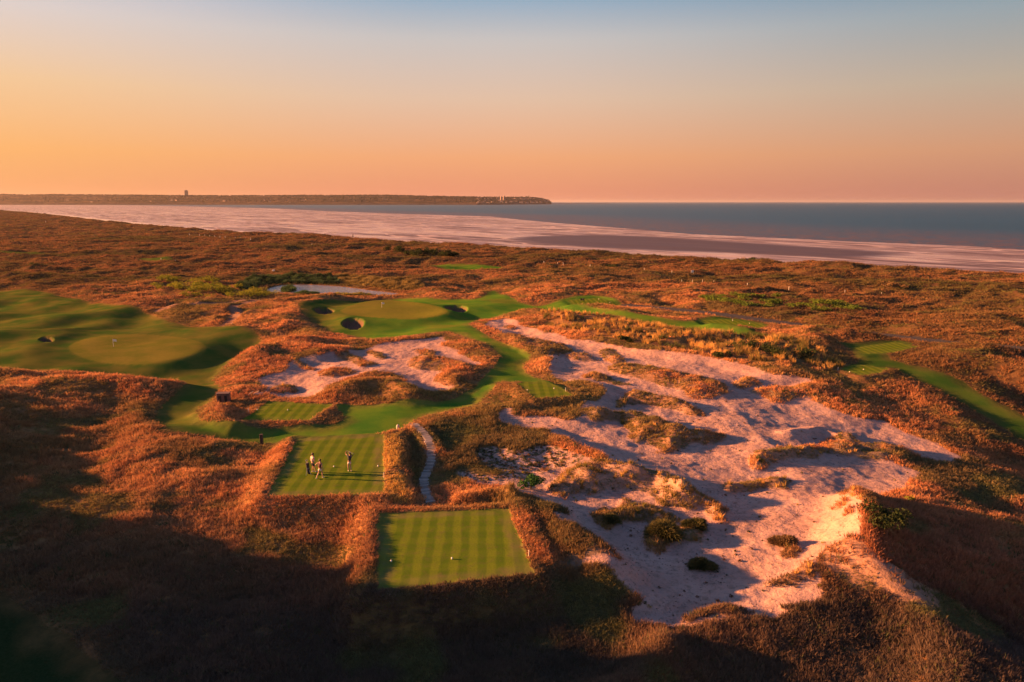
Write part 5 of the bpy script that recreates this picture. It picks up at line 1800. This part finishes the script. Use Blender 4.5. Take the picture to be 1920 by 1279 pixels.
hxs, hyt, hsh = headland()
WOODL = tuft_material('far_leaf', 0.0, 0.1)
wx_, wy_, wz_, ws_ = [], [], [], []
r = np.random.default_rng(77)
for i in range(8000):
    x = r.uniform(-650, 1030)
    clump = float(perlin(np.array([x / 60.0]), np.array([r.integers(0, 3) * 3.3]), 88)[0])
    crest = r.uniform() < 0.6
    if r.uniform() > 0.55 + 0.8 * clump:
        continue
    yt = np.interp(x, hxs, hyt)
    sy = np.interp(x, hxs, [q[1] for q in hsh])
    f = r.uniform(0.9, 1.02) if crest else r.uniform(0.2, 0.95)
    Y = sy + 1100 * f
    zt = at_depth(x, yt, sy + 1100).z
    zz = np.interp(Y - sy, [60, 350, 750, 1100, 2200], [12, 0.35 * zt, 0.75 * zt, zt, 0.4 * zt])
    p = at_depth(x, 378, Y)
    wx_.append(p.x); wy_.append(Y); wz_.append(zz); ws_.append(r.uniform(7, 13))
n = len(wx_)
c = np.tile([0.013, 0.014, 0.012], (n, 1)) * r.uniform(0.7, 1.5, (n, 1))
put('far_woodland', np.array(wx_), np.array(wy_), np.array(wz_) - 1, np.array(ws_), np.array(ws_) * 1.5, np.column_stack([c, np.ones(n)]),
    [leaf_mesh('wood_kind', WOODL, 90, 0.5, 0.95, 0.22, 500 + k) for k in range(3)], WOODL, 'dark far woods along the headland crest', 0.02)

PALE = simple_mat('pale_render', (0.40, 0.28, 0.24), 0.8, 0.12, 0.1)
CONC = simple_mat('tower_concrete', (0.20, 0.17, 0.16), 0.85, 0.15, 0.1)
ROOF = simple_mat('roof_slate', (0.14, 0.10, 0.09), 0.85, 0.2, 0.2)
GLASSD = simple_mat('dark_window', (0.03, 0.03, 0.04), 0.2, 0.1, 0.2)


def hill_point(x, f):
    yt = np.interp(x, hxs, hyt)
    sy = np.interp(x, hxs, [q[1] for q in hsh])
    Y = sy + 1100 * f
    zt = at_depth(x, yt, sy + 1100).z
    zz = float(np.interp(Y - sy, [0, 25, 60, 350, 750, 1100, 2200], [-5, -1, 10, 0.35 * zt, 0.75 * zt, zt, 0.4 * zt]))
    p = at_depth(x, 378, Y)
    return Vector((p.x, Y, min(zz, zt)))


def tower(x, f, w_, d, h, mat, label):
    t = empty('tower_block', hill_point(x, f), 0.25)
    tag(t, label, 'tower block')
    V, F_ = box_vf(w_, d, h + 8, 0, -8); pymesh('wall', V, F_, mat, t)
    V, F_ = box_vf(w_ * 0.5, d * 0.5, 5, 0, h + 0.02); pymesh('roof_house', V, F_, mat, t)
    nfl = max(3, int(h / 6))
    for i in range(nfl):
        V, F_ = box_vf(w_ * 0.86, 0.3, 1.8, 0, 3 + i * (h - 4) / nfl); pymesh('window', V, F_, GLASSD, t, (0, -d / 2 - 0.16, 0))
    return t


tower(351, 1.0, 34, 26, 58, CONC, 'grey tower block standing above the far wooded skyline')
tower(940, 0.45, 20, 20, 42, PALE, 'left of the two pale tower blocks in the far town')
tower(945, 0.47, 18, 20, 46, PALE, 'right of the two pale tower blocks in the far town')
# church spire on the hill end
ch = empty('church_tower', hill_point(991.5, 0.95)); tag(ch, 'dark pointed church tower on the far hill end', 'church')
V, F_ = box_vf(10, 10, 20, 0, -4); pymesh('wall', V, F_, CONC, ch)
pymesh('spire', [(-5.2, -5.2, 16.1), (5.2, -5.2, 16.1), (5.2, 5.2, 16.1), (-5.2, 5.2, 16.1), (0, 0, 30)], [(0, 1, 4), (1, 2, 4), (2, 3, 4), (3, 0, 4), (3, 2, 1, 0)], ROOF, ch)
# small houses of the far town
V, F_ = box_vf(1, 0.7, 0.6, 0, -0.25)
h0_ = None
r = random.Random(5)
town = [(r.uniform(895, 1028), r.uniform(0.02, 0.85)) for _ in range(70)] + [(r.uniform(120, 700), r.uniform(0.03, 0.5)) for _ in range(26)] + [(720 + 3 * i, 0.45) for i in range(5)] + [(978 + 2.5 * i, 0.6) for i in range(6)]
for i, (x, f) in enumerate(town):
    far_town = x > 890
    if h0_ is None:
        t = h0_ = empty('town_house', hill_point(x, f))
        pymesh('wall', V, F_, PALE, t)
        pymesh('roof', [(-.54, -.4, .353), (.54, -.4, .353), (.54, .4, .353), (-.54, .4, .353), (-.5, 0, .62), (.5, 0, .62)], [(0, 1, 5, 4), (2, 3, 4, 5), (0, 4, 3), (1, 2, 5), (3, 2, 1, 0)], ROOF, t)
    else:
        t = clone(h0_)
        t.location = hill_point(x, f)
    s = r.uniform(11, 24) if f < 0.3 else r.uniform(9, 16)
    t.scale = (s * r.uniform(1.0, 1.9), s, s * r.uniform(0.8, 1.2))
    t.rotation_euler = (0, 0, r.uniform(-0.5, 0.5))
    if far_town:
        tag(t, 'small pale house of the far town on the headland end', 'house', 'houses of the far town')
    else:
        tag(t, 'small pale house along the far wooded coast', 'house', 'houses along the far coast')
# breakwater with a light tower
p0, p1 = Vector((*unproj(1010, 382.6, -5.0), -5)), Vector((*unproj(1143, 382.2, -5.0), -5))
V = []
for i in range(25):
    p = p0.lerp(p1, i / 24)
    hh_ = 6.5 + 1.2 * math.sin(i * 2.1) * 0.6
    V += [(p.x, p.y - 14, -6), (p.x, p.y - 5, -5 + hh_), (p.x, p.y + 5, -5 + hh_), (p.x, p.y + 14, -6)]
F_ = [(4 * i + j, 4 * i + 4 + j, 4 * i + 5 + j, 4 * i + 1 + j) for i in range(24) for j in range(3)] + [(3, 2, 1, 0), (96, 97, 98, 99)]
bw = pymesh('breakwater', V, F_, CONC); tag(bw, 'long dark breakwater reaching out from the far headland', 'breakwater')
q = p0.lerp(p1, 0.43)
lh = empty('harbour_light', (q.x, q.y, 1.0)); tag(lh, 'pale harbour light tower standing on the far breakwater', 'lighthouse')
lathe('tower', [(7, -4), (6, 2), (4.5, 14), (4.5, 17)], PALE, 10, lh)
lathe('lantern', [(3.2, 17.02), (3.2, 20), (0.6, 23.5)], ROOF, 10, lh)

# ------------------------------------------------------------------ evening haze over the whole place
hm = bpy.data.materials.new('haze_air')
hm.use_nodes = True
hn = NT(hm.node_tree)
pv = hn.n('ShaderNodeVolumePrincipled')
pv.inputs['Color'].default_value = (0.72, 0.70, 0.76, 1)
pv.inputs['Density'].default_value = 0.00002
pv.inputs['Anisotropy'].default_value = 0.3
ho = hn.n('ShaderNodeOutputMaterial')
hn.link(pv.outputs[0], ho.inputs['Volume'])
V, F_ = box_vf(190000, 190000, 170, 0, -15)
hz = pymesh('haze', V, F_, hm)
tag(hz, 'thin evening haze', kind='stuff')
